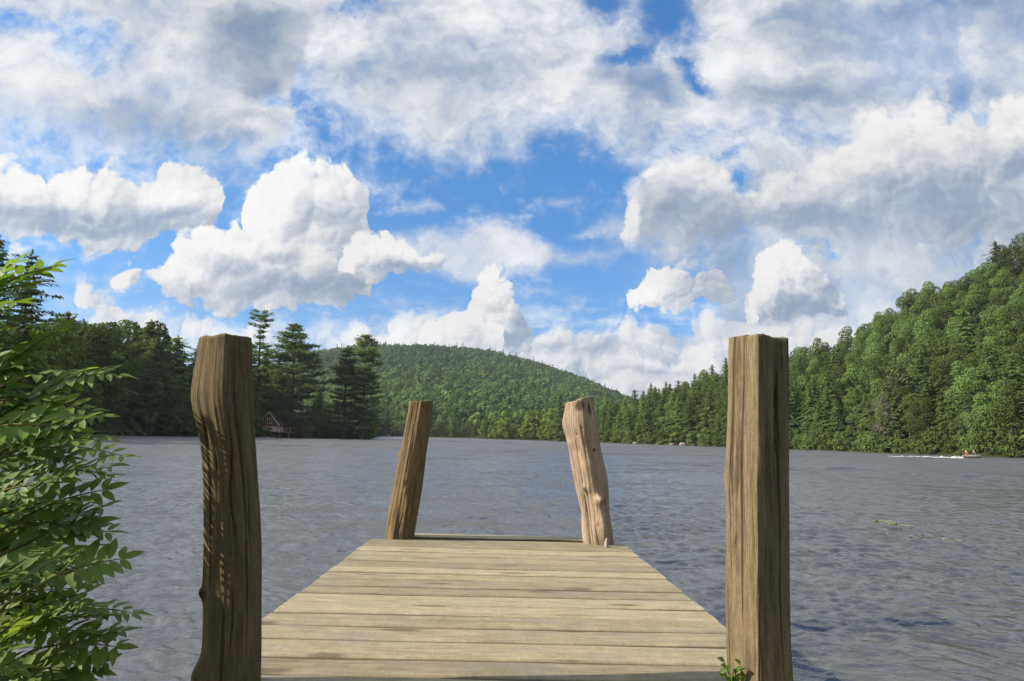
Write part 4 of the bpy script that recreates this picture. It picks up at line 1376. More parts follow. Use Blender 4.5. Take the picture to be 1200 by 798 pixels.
post("pale bare gnarled log post with a branch stub at the far right corner of the dock", 5.50,
     [(468.5, 663, 693.5), (474, 663, 694), (485, 661.5, 697), (497, 661, 699), (510, 664, 700.5), (523, 667, 702.5), (538, 669, 706), (555, 672, 709.5), (570, 675, 711), (585, 678, 711.5), (600, 681, 713), (625, 683, 716.5), (638, 686, 718), (650, 687, 719)],
     M_BARE, 1.9, CAMSIDE + 0.3, 1.0, 21,
     lumps=[(-1.15, 583, 0.26, 0.035, 0.055), (-1.10, 612, 0.42, 0.13, 0.045), (-1.0, 525, 0.20, 0.03, 0.022), (-2.0, 572, 0.22, 0.035, 0.024), (-1.6, 545, 0.4, 0.06, 0.012), (0.1, 500, 0.3, 0.04, 0.012), (-2.6, 520, 0.3, 0.04, 0.012), (math.pi * 1.05, 498, 0.4, 0.08, 0.012), (-2.9, 634, 0.4, 0.06, 0.02)],
     knots=[(-1.55, 476, 0.36, 0.045, 1.0), (-0.75, 480, 0.16, 0.06, 0.9), (-0.95, 526, 0.14, 0.02, 0.8), (-2.05, 572, 0.16, 0.026, 0.8), (-1.9, 508, 0.08, 0.015, 0.7), (-1.5, 501, 0.06, 0.012, 0.6),
            (-0.6, 586, 0.14, 0.03, 0.7), (-1.45, 612, 0.08, 0.016, 0.6)], groove=0.07, ridges=5, top_tilt=0.035, checks=2)
# the chewed white peg at the foot of the pale post
c0 = CAM + ray(710.5, 642) * 5.30
pv, pf = tube([np.array(c0) - ORG, np.array(c0) - ORG + [0.0, 0, 0.045], np.array(c0) - ORG + [0.004, 0, 0.078]], [0.016, 0.015, 0.006], 8)
new_obj("wooden_peg", np_mesh("wooden_peg", pv, pf, M_PALE, True), dock)
# ------------------------------------------------------------------ the leafy shrub at the left
def shrub_leaf_material():
    m, n, out = material("shrub_leaflets")
    at = n.add('ShaderNodeAttribute', attribute_name='spray').outputs['Fac']
    vein = n.add('ShaderNodeAttribute', attribute_name='vein').outputs['Fac']
    c = n.mix(at, (0.095, 0.158, 0.026), (0.200, 0.285, 0.068))
    c = n.mix(n.m('MULTIPLY', n.m('SUBTRACT', 1.0, n.step(vein, 0.0, 0.16)), 0.45), c, (0.22, 0.30, 0.09))
    geo_ = n.add('ShaderNodeNewGeometry')
    c = n.mix(n.m('MULTIPLY', geo_.outputs['Backfacing'], 0.35), c, (0.15, 0.22, 0.07))
    nz = n.noise(geo_.outputs['Position'], 60.0, 3.0, 0.6)
    c = n.mix(1.0, c, n.ramp(nz, [(0.3, 0.85), (0.7, 1.1)]), 'MULTIPLY')
    d = n.add('ShaderNodeBsdfPrincipled', {'Base Color': c, 'Roughness': 0.5, 'Specular IOR Level': 0.22})
    t = n.add('ShaderNodeBsdfTranslucent', {'Color': n.mix(1.0, c, (1.5, 1.55, 0.7), 'MULTIPLY')})
    mx = n.add('ShaderNodeMixShader', {'Fac': 0.38})
    n.set(mx, 1, d.outputs[0])
    n.set(mx, 2, t.outputs[0])
    n.set(out, 'Surface', mx.outputs[0])
    return m


M_SHRUB = shrub_leaf_material()
M_STEM = bark_material("green_brown_stem", (0.10, 0.10, 0.03), (0.20, 0.17, 0.07), 12.0)
LV, LF, LS, LN, SV, SF = [], [], [], [], [], []
lk = sk = 0


def add_tube(path, radii, sides=6):
    global sk
    v, f = tube(path, radii, sides)
    SV.append(v); SF.append(f + sk); sk += len(v)


def leaflet(base, d, nrm, ln, wd, tone, r):
    """One pointed oval leaflet: 2 x 6 strip folded along the midrib and arched."""
    global lk
    d = d / np.linalg.norm(d)
    s = np.cross(nrm, d); s /= max(np.linalg.norm(s), 1e-6)
    u = np.cross(d, s)
    T = np.linspace(0, 1, 7)
    prof = np.sin(np.pi * T ** 0.82) ** 0.85
    prof[0], prof[-1] = 0.06, 0.02
    fold, arch = r.uniform(0.15, 0.45), r.uniform(-0.05, 0.30)
    tw = r.normal() * 0.2
    mid = base + d[None] * (T * ln)[:, None] - u[None] * (arch * ln * T ** 2)[:, None]
    w = prof * wd / 2
    sv = s[None] * np.cos(tw * T)[:, None] + u[None] * np.sin(tw * T)[:, None]
    up = u[None] * (w * fold)[:, None]
    a, b = mid + sv * w[:, None] + up, mid - sv * w[:, None] + up
    v = np.concatenate([a, mid, b])
    k = np.arange(6)
    f = np.concatenate([np.stack([k, k + 1, k + 8, k + 7], 1), np.stack([k + 7, k + 8, k + 15, k + 14], 1)])
    LV.append(v); LF.append(f + lk); LS.append(np.full(21, tone)); LN.append(np.concatenate([np.ones(7), np.zeros(7), np.ones(7)]))
    lk += 21


def shades_post(p0, p1):
    """Would this leaf darken the sunlit part of the front left post?"""
    for c in (p0, (p0 + p1) / 2, p1):
        k = (LPX - c[0]) / -SUN_DIR.x
        q = c - np.array(SUN_DIR) * k
        if k > 0 and abs(q[1] - 1.97) < 0.24 and px_of(q)[1] < 715:
            return True
    return False


def compound_leaf(p0, p1, nrm, r, pairs=None, size=1.0, sag=0.10, keep=False):
    """Pinnate leaf from p0 to p1: a rachis with paired leaflets and one at the tip."""
    p0, p1 = np.array(p0, float), np.array(p1, float)
    if not keep and shades_post(p0, p1):
        return
    ln = np.linalg.norm(p1 - p0)
    d = (p1 - p0) / ln
    nrm = np.array(nrm, float)
    s = np.cross(nrm, d); s /= max(np.linalg.norm(s), 1e-6)
    nn = np.cross(d, s)
    pairs = pairs or int(round(ln / 0.030))
    T = np.linspace(0, 1, pairs + 3)
    pts = p0 + d[None] * (T * ln)[:, None] + nn[None] * (sag * ln * (np.sin(np.pi * T) * 0.8 - 0.25 * T))[:, None]
    add_tube(pts[:-1], np.linspace(0.0032, 0.0012, len(pts) - 1), 5)
    tone = float(np.clip(r.normal(0.5, 0.22), 0, 1))
    for i in range(2, pairs + 2):
        t = T[i]
        dd = pts[i] - pts[i - 1]
        dd = dd / np.linalg.norm(dd)
        env = (0.62 + 0.55 * math.sin(math.pi * min(t * 0.95 + 0.05, 1))) * size
        for sg in (-1, 1):
            out = dd * r.uniform(0.35, 0.65) + s * sg + nn * r.uniform(-0.15, 0.28)
            leaflet(pts[i] + s * sg * 0.003, out, nn + s * sg * r.uniform(-0.35, 0.1) + r.normal(size=3) * 0.12, 0.088 * env * r.uniform(0.72, 1.15), 0.031 * env * r.uniform(0.9, 1.15), tone + r.normal() * 0.06, r)
    leaflet(pts[-2], d + nn * r.uniform(-0.15, 0.1), nn, 0.085 * size, 0.032 * size, tone, r)


BR = np.random.default_rng(77)
LPX = (CAM + ray(258, 560) * 1.95).x


def pxw(px, py, w):
    return np.array(CAM + ray(px, py) * w)


TIPS = [(308, 72), (330, 45), (352, 30), (383, 80), (402, 62), (420, 40), (433, 131), (446, 100), (470, 60), (488, 108), (502, 96), (515, 128), (528, 92), (538, 122), (556, 136), (570, 132), (592, 128), (610, 120),
        (624, 138), (640, 110), (652, 153), (668, 118), (688, 108), (704, 92), (719, 167), (736, 150), (757, 146), (772, 132), (786, 118), (796, 96), (812, 130), (830, 110)]
for y, x in TIPS:
    for layer_ in range(2):
        tx_ = x - layer_ * BR.uniform(28, 48) - (0 if layer_ == 0 else 6)
        ty_ = y + (0 if layer_ == 0 else BR.uniform(-24, 26))
        if y < 345 and layer_ > 1:
            continue
        ln_px = BR.uniform(90, 128)
        an = BR.uniform(-0.10, 0.55) if y < 700 else BR.uniform(-0.05, 0.40)
        if y < 450:
            an = BR.uniform(0.30, 0.75)
        dw = BR.uniform(-0.08, 0.04)
        for w in (1.80 - 0.05 * layer_ + BR.uniform(-0.04, 0.04), 1.62, 1.50, 1.40, 1.30, 2.3):
            b = pxw(tx_ - ln_px * math.cos(an), ty_ + ln_px * math.sin(an), w + dw)
            if not shades_post(b, pxw(tx_, ty_, w)):
                break
        nrm = np.array([BR.normal() * 0.35 - 0.1, -0.45 + BR.normal() * 0.3, 0.85])
        compound_leaf(b, pxw(tx_, ty_, w), nrm, BR, size=BR.uniform(0.64, 0.80) * w / 1.8, keep=True)
        # twig back to the stem
        add_tube([b, b + np.array([-0.10, 0.0, -0.06]), b + np.array([-0.22, 0.02, -0.22])], [0.003, 0.004, 0.006], 5)
for k in range(64):
    y = BR.uniform(380, 900)
    x = BR.uniform(-330, 20)
    if y < 500 - 0.5 * x and x < -20:
        continue
    w = BR.uniform(1.35, 1.65)
    ln_px = BR.uniform(100, 150)
    an = BR.uniform(-0.4, 0.9)
    sgn = 1 if BR.uniform() < 0.72 else -1
    a = pxw(x, y, w)
    b = pxw(x + sgn * ln_px * math.cos(an), y - ln_px * math.sin(an), w + BR.uniform(-0.14, 0.14))
    if b[0] > pxw(20, y, w)[0] + 0.05:
        continue
    compound_leaf(a, b, (BR.normal() * 0.4, -0.3 + BR.normal() * 0.4, 0.85), BR, size=BR.uniform(0.62, 0.80))
SD = np.array(SUN_DIR)
for y in (540, 582, 624, 664):           # sprays whose shadows fall on the post
    c = pxw(252 + BR.uniform(-6, 10), y, 1.93) + SD * BR.uniform(0.40, 0.52)
    dv = np.array([0.13, 0.02, BR.uniform(-0.02, 0.06)])
    compound_leaf(c - dv * 1.3, c + dv, np.array([-0.45, -0.4, 0.75]) + BR.normal(size=3) * 0.1, BR, size=0.62, keep=True)
    add_tube([c - dv * 1.3, c - dv * 1.3 + np.array([-0.12, 0.0, -0.08]), c - dv * 1.3 + np.array([-0.25, 0.02, -0.25])], [0.003, 0.004, 0.006], 5)
for k in range(34):                                 # and the thick of the shrub that shades its foot
    c = pxw(BR.uniform(238, 300), BR.uniform(738, 900), 1.95) + SD * BR.uniform(0.5, 1.05)
    dv = np.array([0.14, BR.uniform(-0.05, 0.05), BR.uniform(-0.04, 0.09)])
    compound_leaf(c - dv * 1.2, c + dv, np.array([-0.4, -0.4, 0.8]) + BR.normal(size=3) * 0.15, BR, size=0.75, keep=True)
root = np.array([-2.15, 1.75, 0.30])
for x, y, w in [(-30, 330, 1.85), (-60, 420, 1.8), (5, 470, 1.9), (-15, 560, 1.85), (10, 640, 1.9), (-120, 560, 1.7), (-240, 640, 1.6), (0, 740, 1.85)]:
    tip = pxw(x, y, w)
    mid = root * 0.5 + tip * 0.5 + np.array([-0.12, 0, -0.06])
    add_tube([root + BR.normal(size=3) * [0.1, 0.1, 0], root * 0.75 + mid * 0.25 + [0, 0, 0.05], mid, mid * 0.4 + tip * 0.6 + [-0.03, 0, 0.03], tip], [0.018, 0.014, 0.010, 0.007, 0.004], 6)
shrub = empty("shrub", root, "leafy green shrub with feathery paired leaflets at the left edge, nearest the camera", "shrub")
new_obj("foliage", np_mesh("foliage", np.concatenate(LV) - root, np.concatenate(LF), M_SHRUB, True, attrs={'spray': np.concatenate(LS), 'vein': np.concatenate(LN)}), shrub)
new_obj("stem", np_mesh("stem", np.concatenate(SV) - root, np.concatenate(SF), M_STEM, True), shrub)
# ------------------------------------------------------------------ small things along the shore
def simple_material(name, color, rough=0.7, var=0.25, scale=2.0, stretch=(1, 1, 1)):
    m, n, out = material(name)
    p = n.add('ShaderNodeTexCoord').outputs['Object']
    v = n.noise(n.v('MULTIPLY', p, stretch), scale, 5.0, 0.6)
    f = n.ramp(v, [(0.25, 1 - var), (0.75, 1 + var)])
    pb = n.add('ShaderNodeBsdfPrincipled', {'Base Color': n.mix(1.0, color, f, 'MULTIPLY'), 'Roughness': rough, 'Specular IOR Level': 0.2})
    n.set(out, 'Surface', pb.outputs[0])
    return m


M_REDBOARD = simple_material("red_brown_boards", (0.26, 0.10, 0.065), 0.75, 0.3, 4.0, (6, 1, 0.4))
M_WHITEBOARD = simple_material("weathered_white_boards", (0.66, 0.61, 0.56), 0.7, 0.2, 4.0, (6, 1, 0.4))
M_ROOF = simple_material("brown_shingles", (0.16, 0.10, 0.075), 0.8, 0.3, 5.0)
M_TRIM = simple_material("cream_trim", (0.62, 0.54, 0.46), 0.6, 0.1, 3.0)
M_PLANK = simple_material("ochre_planks", (0.36, 0.21, 0.09), 0.7, 0.3, 5.0)
M_GLASS = simple_material("dark_pane", (0.02, 0.022, 0.025), 0.08, 0.1, 1.0)
M_ROCK = simple_material("grey_rock", (0.24, 0.22, 0.20), 0.9, 0.35, 2.5)
M_DEADWOOD = simple_material("bleached_dead_wood", (0.19, 0.165, 0.145), 0.85, 0.3, 3.0)
M_HULL = simple_material("grey_boat_hull", (0.30, 0.28, 0.27), 0.3, 0.08, 1.0)
M_ORANGE = simple_material("red_vest", (0.20, 0.08, 0.05), 0.7, 0.1, 2.0)
M_DARK = simple_material("dark_engine", (0.03, 0.03, 0.035), 0.4, 0.1, 2.0)
M_SKIN = simple_material("skin", (0.45, 0.28, 0.20), 0.6, 0.08, 4.0)


def box(x0, x1, y0, y1, z0, z1):
    v = np.array([(x, y, z) for z in (z0, z1) for y in (y0, y1) for x in (x0, x1)], float)
    f = np.array([(0, 2, 3, 1), (4, 5, 7, 6), (0, 1, 5, 4), (2, 6, 7, 3), (0, 4, 6, 2), (1, 3, 7, 5)])
    return v, f


def slab(a, b, n, thick, w0, w1, axis):
    """Sloping slab from a to b (x, z) extruded along y."""
    d = np.array([b[0] - a[0], b[1] - a[1]]); d /= np.linalg.norm(d)
    o = np.array([-d[1], d[0]]) * thick
    if o[1] < 0:
        o = -o
    pts = [(a[0], a[1]), (b[0], b[1]), (b[0] + o[0], b[1] + o[1]), (a[0] + o[0], a[1] + o[1])]
    v = np.array([(p[0], y, p[1]) for y in (w0, w1) for p in pts])
    f = np.array([(0, 1, 2, 3), (7, 6, 5, 4), (0, 4, 5, 1), (1, 5, 6, 2), (2, 6, 7, 3), (3, 7, 4, 0)])
    return v, f


def piece(name, parts, mat, parent, smooth=False):
    v, f = join(parts)
    return new_obj(name, np_mesh(name, v, f, mat, smooth), parent)


# the red cabin on the point (its gable looks over the lake)
cd = 143.0
cc = on_ground(315, cd)
U_ = cd / F_PX * 0.88                                      # metres per photograph pixel there
cab = empty("cabin", (cc.x, cc.y, max(cc.z, 0.5)), "small red gabled boathouse with white lower boards beside the broad pine on the point", "cabin", rz=-0.12)
w2, zf, zm, ze, zp = 10.6 * U_ / 1, 0.75, 0.75 + 6.8 * U_, 0.75 + 13.0 * U_, 0.75 + 25.5 * U_
piece("lower_wall", [box(-w2, w2, 0, 5.0, zf, zm)], M_WHITEBOARD, cab)
piece("batten", [box(-w2 + k * 0.62 - 0.04, -w2 + k * 0.62 + 0.04, -0.04, -0.003, zf + 0.02, zm - 0.02) for k in range(1, 6)], M_TRIM, cab)
wv_, wf_ = box(-w2, w2, 0.02, 5.0, zm + 0.003, ze)
gv = np.array([(-w2, 0.02, ze), (w2, 0.02, ze), (0, 0.02, zp), (-w2, 5.0, ze), (w2, 5.0, ze), (0, 5.0, zp)])
uw = new_obj("upper_wall", np_mesh("upper_wall", np.concatenate([wv_, gv]), [wf_, np.array([(8, 9, 10), (13, 12, 11)])], M_REDBOARD), cab)
ov = 0.45
rf = piece("roof", [slab((-w2 - ov, ze - ov * 1.15), (0, zp + 0.03), 1, 0.12, -0.5, 5.3, 0), slab((w2 + ov * 1.6, ze - ov * 1.6 * 1.15), (0, zp + 0.03), 1, 0.12, -0.5, 5.3, 0)], M_ROOF, cab)
piece("barge_board", [slab((-w2 - ov, ze - ov * 1.15 - 0.1), (0, zp - 0.08), 1, 0.20, -0.56, -0.502, 0), slab((w2 + ov * 1.6, ze - ov * 1.6 * 1.15 - 0.1), (0, zp - 0.08), 1, 0.20, -0.56, -0.502, 0)], M_TRIM, rf)
wd_ = piece("window", [box(-0.55, -0.43, -0.06, 0.0, zm + 0.5, ze + 0.7), box(0.43, 0.55, -0.06, 0.0, zm + 0.5, ze + 0.7), box(-0.43, 0.43, -0.06, 0.0, zm + 0.5, zm + 0.62), box(-0.43, 0.43, -0.06, 0.0, ze + 0.58, ze + 0.7), box(-0.05, 0.05, -0.055, 0.0, zm + 0.62, ze + 0.58)], M_TRIM, cab)
piece("pane", [box(-0.43, 0.43, -0.02, 0.005, zm + 0.62, ze + 0.58)], M_GLASS, wd_)
piece("door", [box(-0.5, 0.5, -0.03, 0.0, zf + 0.03, zm - 0.05)], M_ROCK, cab)
pr = piece("porch", [box(w2 + 0.02, w2 + 2.9, 0.1, 3.2, zf - 0.15, zf)], M_PLANK, cab)
piece("railing", [box(w2 + 0.1, w2 + 2.9, 0.1, 0.2, zf + 0.75, zf + 0.85)] + [box(w2 + 0.1 + k * 0.68, w2 + 0.18 + k * 0.68, 0.1, 0.2, zf, zf + 0.75) for k in range(5)], M_PLANK, pr)
for k in range(4):
    x = -w2 + 0.15 + k * (2 * w2 + 2.4) / 3
    piece("stilt", [tube([(x, 0.3, -0.9), (x, 0.3, zf - 0.16)], [0.09, 0.09], 8)], M_DEADWOOD, cab)

# boulders on the right shore
rgk = np.random.default_rng(9)


def rock_mesh(seed, sx, sy, sz):
    bm = bmesh.new()
    bmesh.ops.create_icosphere(bm, subdivisions=3, radius=1.0)
    me = bpy.data.meshes.new("boulder")
    bm.to_mesh(me)
    bm.free()
    co = np.empty(len(me.vertices) * 3, np.float32)
    me.vertices.foreach_get('co', co)
    co = co.reshape(-1, 3)
    co *= (1 + 0.28 * fbm(co * 1.4, seed, 4))[:, None] * np.array([sx, sy, sz])
    me.vertices.foreach_set('co', co.ravel())
    me.materials.append(M_ROCK)
    return me


for px, s, lab in [(744, 0.7, "small pale boulder at the waterline just right of the pale far post"), (787, 0.9, "flat pale boulder at the waterline left of the right front post"),
                   (801, 1.25, "largest pale boulder at the waterline left of the right front post"), (812, 0.75, "reddish grey boulder nearest the right front post at the waterline"),
                   (652, 0.9, "pale boulder at the waterline below the yellow-green trees"), (455, 1.0, "pale boulder at the far end of the lake left of the left far post")]:
    d0 = float(shore_r(tan_az(px))) * math.cos(tan_az(px))
    p = at_depth(px, 515, d0 - 0.6)
    o = new_obj("boulder", rock_mesh(int(px), s, s * 0.8, s * 0.55), None, (p.x, p.y, 0.20))
    tag(o, lab, "boulder", "boulders along the far shore")


# dead and pale trees on the right shore
def bare_tree(seed, H, spread, mat, n1=10, n2=5, up=0.5):
    rg_ = np.random.default_rng(seed)
    P = [tube([(0, 0, -0.5), (0.1, 0, H * 0.5), (rg_.normal() * 0.3, 0, H)], [H * 0.016, H * 0.011, 0.02], 7)]
    B = []
    for k in range(n1):
        z = H * rg_.uniform(0.35, 0.95)
        an = rg_.uniform(0, 6.28)
        ln = spread * rg_.uniform(0.5, 1.0)
        d = np.array([math.cos(an), math.sin(an), rg_.uniform(-0.25, up)])
        a = np.array([0.08, 0, z]); b = a + d * ln * 0.5 + [0, 0, 0.1]; c = a + d * ln + rg_.normal(size=3) * 0.25
        B.append(tube([a, b, c], [0.06, 0.045, 0.02], 5))
        for q in range(n2):
            t = rg_.uniform(0.3, 0.95)
            s0 = a + (c - a) * t
            B.append(tube([s0, s0 + rg_.normal(size=3) * 0.35 * spread * 0.5 + [0, 0, 0.1], s0 + rg_.normal(size=3) * 0.5 * spread * 0.55], [0.03, 0.022, 0.012], 4))
    return P, B


for px, dd, ytop, seed, H, lab in [(1036, 1.0, 463, 3, 11, "bare grey dead tree with tangled twigs among the green trees of the right shore")]:
    d0 = float(shore_r(tan_az(px))) * math.cos(tan_az(px)) + dd
    p = on_ground(px, d0)
    P_1, B_1 = bare_tree(seed, H, 4.2, M_DEADWOOD, 26, 9, 0.1)
    e = empty("dead_tree", p, lab, "dead tree")
    s = top_scale(p, ytop, H)
    e.scale = (s, s, s)
    piece("trunk", P_1, M_DEADWOOD, e, True)
    piece("branches", B_1, M_DEADWOOD, e, True).name = "branch"
p = on_ground(1052, 134)
s = top_scale(p, 424, 14)
(v_, f_, s_), _t = broadleaf(777, 14, 8.0, 2400, 0.27, base=0.34, lobes=12)
P_1, B_1 = bare_tree(12, 11.5, 3.0, M_PALE, 8, 2, 0.8)
e = empty("pale_tree", p, "pale-limbed tree with thin grey-green crown and visible forked branches on the right shore", "tree")
e.scale = (s, s, s)
new_obj("crown", np_mesh("pale_crown", v_, f_, leaf_material("grey_green_leaves", (0.075, 0.105, 0.045), (0.14, 0.18, 0.08)), attrs={'spray': s_}), e)
piece("trunk", P_1 + B_1, M_PALE, e, True)

# motorboat and its wake
bp = at_depth(1139, 537, 92.0)
bp.z = 0.10
boat = empty("motorboat", bp, "tiny low grey motorboat running right at the head of a white wake", "boat", rz=-0.10)
boat.scale = (0.85, 0.8, 0.7)
st = np.linspace(-1.5, 1.5, 13)
hv, hf = [], []
for x in st:
    t = (x + 1.5) / 3.0
    b = 0.62 * (1 - max(0, (t - 0.45) / 0.55) ** 2.2) + 0.01
    ks = 0.05 + 0.22 * max(0, t - 0.5)
    hv += [(x, -b, 0.48 + 0.16 * t), (x, -b * 0.8, 0.05 + ks), (x, 0, -0.10 + ks), (x, b * 0.8, 0.05 + ks), (x, b, 0.48 + 0.16 * t), (x, b * 0.86, 0.50 + 0.16 * t), (x, b * 0.6, 0.16 + ks), (x, -b * 0.6, 0.16 + ks), (x, -b * 0.86, 0.50 + 0.16 * t)]
i, j = np.meshgrid(np.arange(12), np.arange(9), indexing='ij')
hq = np.stack([i * 9 + j, i * 9 + (j + 1) % 9, (i + 1) * 9 + (j + 1) % 9, (i + 1) * 9 + j], -1).reshape(-1, 4)
new_obj("hull", np_mesh("hull", hv, [hq, np.array([[0, 1, 2, 7], [2, 3, 6, 7], [3, 4, 5, 6], [0, 7, 8, 8]])[:3]], M_HULL, True), boat)
piece("outboard_motor", [box(-1.78, -1.5, -0.16, 0.16, 0.35, 0.85), box(-1.70, -1.58, -0.05, 0.05, -0.25, 0.35)], M_DARK, boat)
piece("seat", [box(-0.9, -0.6, -0.48, 0.48, 0.32, 0.40), box(0.1, 0.4, -0.46, 0.46, 0.34, 0.42)], M_PLANK, boat)


def seated_person(loc, rz, label, vest):
    """Seated figure grown from a jointed skeleton; vest and hair are its clothing parts."""
    J = [(0, 0, 0.0), (0, 0, 0.22), (0.03, 0, 0.46), (0.04, 0, 0.58), (0.05, 0, 0.70), (0.06, 0, 0.80),
         (0.04, 0.17, 0.47), (0.12, 0.22, 0.24), (0.32, 0.14, 0.20), (0.04, -0.17, 0.47), (0.12, -0.22, 0.24), (0.32, -0.14, 0.20),
         (0.06, 0.10, 0.0), (0.44, 0.12, 0.05), (0.50, 0.12, -0.34), (0.06, -0.10, 0.0), (0.44, -0.12, 0.05), (0.50, -0.12, -0.34)]
    E = [(0, 1), (1, 2), (2, 3), (3, 4), (4, 5), (2, 6), (6, 7), (7, 8), (2, 9), (9, 10), (10, 11), (0, 12), (12, 13), (13, 14), (0, 15), (15, 16), (16, 17)]
    Rr = [.14, .13, .13, .055, .095, .075, .06, .045, .035, .06, .045, .035, .09, .065, .045, .09, .065, .045]
    me = bpy.data.meshes.new("person")
    me.from_pydata(J, E, [])
    o = new_obj("person", me, None, loc)
    o.rotation_euler = (0, 0, rz)
    md = o.modifiers.new("skin", 'SKIN')
    for v, r in zip(me.skin_vertices[0].data, Rr):
        v.radius = (r, r)
    me.skin_vertices[0].data[0].use_root = True
    o.modifiers.new("smooth", 'SUBSURF').levels = 2
    me.materials.append(M_SKIN)
    tag(o, label, "person")
    a = np.linspace(0, 2 * np.pi, 14, endpoint=False)
    vv = np.concatenate([np.stack([0.03 * z / 0.46 + (0.155 + 0.02 * z) * np.cos(a), (0.185 + 0.02 * z) * np.sin(a), np.full(14, z)], 1) for z in (0.02, 0.2, 0.38, 0.50)])
    i, j = np.meshgrid(np.arange(3), np.arange(14), indexing='ij')
    fq = np.stack([i * 14 + j, i * 14 + (j + 1) % 14, (i + 1) * 14 + (j + 1) % 14, (i + 1) * 14 + j], -1).reshape(-1, 4)
    new_obj("vest", np_mesh("vest", vv, fq, vest, True), o)
    h = np.stack([0.045 + 0.112 * np.cos(a), 0.105 * np.sin(a), np.full(14, 0.74)], 1)
    h2 = np.stack([0.045 + 0.08 * np.cos(a), 0.075 * np.sin(a), np.full(14, 0.83)], 1)
    hq_ = np.stack([np.arange(14), (np.arange(14) + 1) % 14, (np.arange(14) + 1) % 14 + 14, np.arange(14) + 14], 1)
    ht = np.stack([np.arange(14) + 14, (np.arange(14) + 1) % 14 + 14, np.full(14, 28)], 1)
    new_obj("hair", np_mesh("hair", np.concatenate([h, h2, [[0.045, 0, 0.86]]]), [hq_, ht], M_DARK, True), o)
    return o


seated_person((bp.x - 0.75, bp.y, 0.40), -0.1, "person in a dull red vest seated at the stern of the tiny motorboat", M_ORANGE)
seated_person((bp.x + 0.22, bp.y, 0.42), -0.1, "person in dark clothes seated toward the bow of the tiny motorboat", M_DARK)
# foam of the wake: a low rough ridge behind the boat
M_FOAM = simple_material("white_foam", (0.50, 0.51, 0.51), 0.9, 0.25, 3.0)
nx, ny = 150, 9
xs_, ysr = np.linspace(-11.0, -1.2, nx), np.linspace(-1, 1, ny)
fv = []
for x in xs_:
    t = (-1.2 - x) / 15.3
    wd2 = 0.35 + 0.6 * t
    for y in ysr:
        hN = fbm(np.array([[x * 2.1, y * 3.0]]), 4, 3)[0]
        fv.append((bp.x + x, bp.y + y * wd2 - 0.045 * x, 0.04 + max(-0.15, (0.18 * (1 - t) ** 1.2 + 0.035) * (1 - y * y) * (0.75 + 0.7 * hN) - 0.02 * t - 0.012)))
i, j = np.meshgrid(np.arange(nx - 1), np.arange(ny - 1), indexing='ij')
fq = np.stack([i * ny + j, (i + 1) * ny + j, (i + 1) * ny + j + 1, i * ny + j + 1], -1).reshape(-1, 4)
tag(new_obj("wake", np_mesh("wake", fv, fq, M_FOAM, True)), kind='structure')

# floating leaves on the right, darker pads off the left shore
M_PAD = simple_material("yellow_green_pads", (0.22, 0.24, 0.07), 0.5, 0.3, 2.0)


def pads(name, center, spread, n, size, label, category, seed):
    r = np.random.default_rng(seed)
    V, F, k = [], [], 0
    for _ in range(n):
        c = np.array([center[0] + r.normal() * spread[0], center[1] + r.normal() * spread[1], 0.012 + r.uniform(0, 0.006)])
        a = np.linspace(0.25, 6.03, 12) + r.uniform(0, 6.28)
        s = size * r.uniform(0.5, 1.3)
        rim = np.stack([np.cos(a) * s, np.sin(a) * s * 0.8, 0.012 * r.uniform(0, 1, 12)], 1) + c
        V.append(np.concatenate([[c], rim]))
        F.append(np.stack([np.full(11, k), np.arange(1, 12) + k, np.arange(2, 13) + k], 1))
        k += 13
    o = new_obj(name, np_mesh(name, np.concatenate(V), np.concatenate(F), M_PAD))
    return tag(o, label, category, kind='stuff')


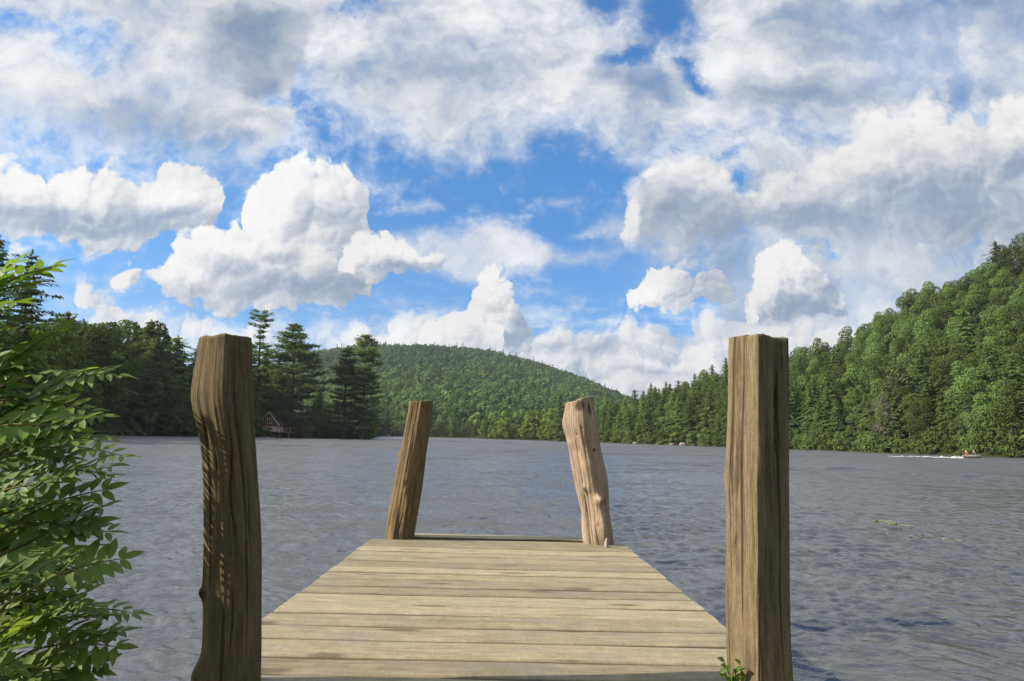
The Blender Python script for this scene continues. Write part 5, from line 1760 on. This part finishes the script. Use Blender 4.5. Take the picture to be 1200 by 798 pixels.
pc = at_depth(1040, 613, 13.6)
pads("floating_leaves", pc, (0.10, 0.30), 34, 0.045, "small yellow-green patch of leaves floating on the water at the right", "water plants", 1)
pc = at_depth(1090, 626, 11.6)
pads("floating_leaves", pc, (0.22, 0.25), 16, 0.035, "sparse scatter of leaves floating nearer the camera than the yellow-green patch", "water plants", 2)
pl = at_depth(180, 516, 66)
M_PAD = simple_material("dark_pads", (0.075, 0.080, 0.045), 0.5, 0.3, 1.0)
pads("lily_pads", pl, (9.0, 9.0), 1500, 0.16, "dark band of lily pads on the water off the left shore", "water plants", 3)

# weed growing beside the right front post
LV, LF, LS, LN, SV, SF = [], [], [], [], [], []
lk = sk = 0
wr_ = np.array(pxw(862, 806, 2.02))
for tx_, ty_ in [(848, 772), (843, 786), (852, 792), (862, 782), (868, 776), (858, 796), (874, 792)]:
    tip = pxw(tx_, ty_, 2.0)
    add_tube([wr_, wr_ * 0.5 + tip * 0.5 + np.array([-0.008, 0, 0.012]), tip], [0.0025, 0.002, 0.001], 5)
    for q in range(4):
        t = 0.35 + 0.2 * q
        b_ = wr_ + (tip - wr_) * t
        leaflet(b_, np.array([BR.normal() * 0.7, -0.4, BR.uniform(0.1, 0.9)]), np.array([BR.normal() * 0.5, -0.8, 0.5]), BR.uniform(0.02, 0.034), BR.uniform(0.011, 0.016), BR.uniform(0, 0.6), BR)
wd = empty("weed", wr_, "small green weed sprouting at the foot of the squared right front post", "plant")
new_obj("foliage", np_mesh("weed_foliage", np.concatenate(LV) - wr_, np.concatenate(LF), M_SHRUB, True, attrs={'spray': np.concatenate(LS), 'vein': np.concatenate(LN)}), wd)
new_obj("stem", np_mesh("weed_stem", np.concatenate(SV) - wr_, np.concatenate(SF), M_STEM, True), wd)

# ------------------------------------------------------------------ the air over the lake
hm, n, out = material("thin_haze")
vp = n.add('ShaderNodeVolumePrincipled', {'Color': (0.80, 0.88, 1.0, 1), 'Density': 0.00015, 'Anisotropy': 0.3})
n.set(out, 'Volume', vp.outputs[0])
hz_v, hz_f = box(-2100, 2100, -2100, 2100, -4.0, 215.0)
tag(new_obj("haze", np_mesh("haze", hz_v, hz_f, hm)), kind='stuff')
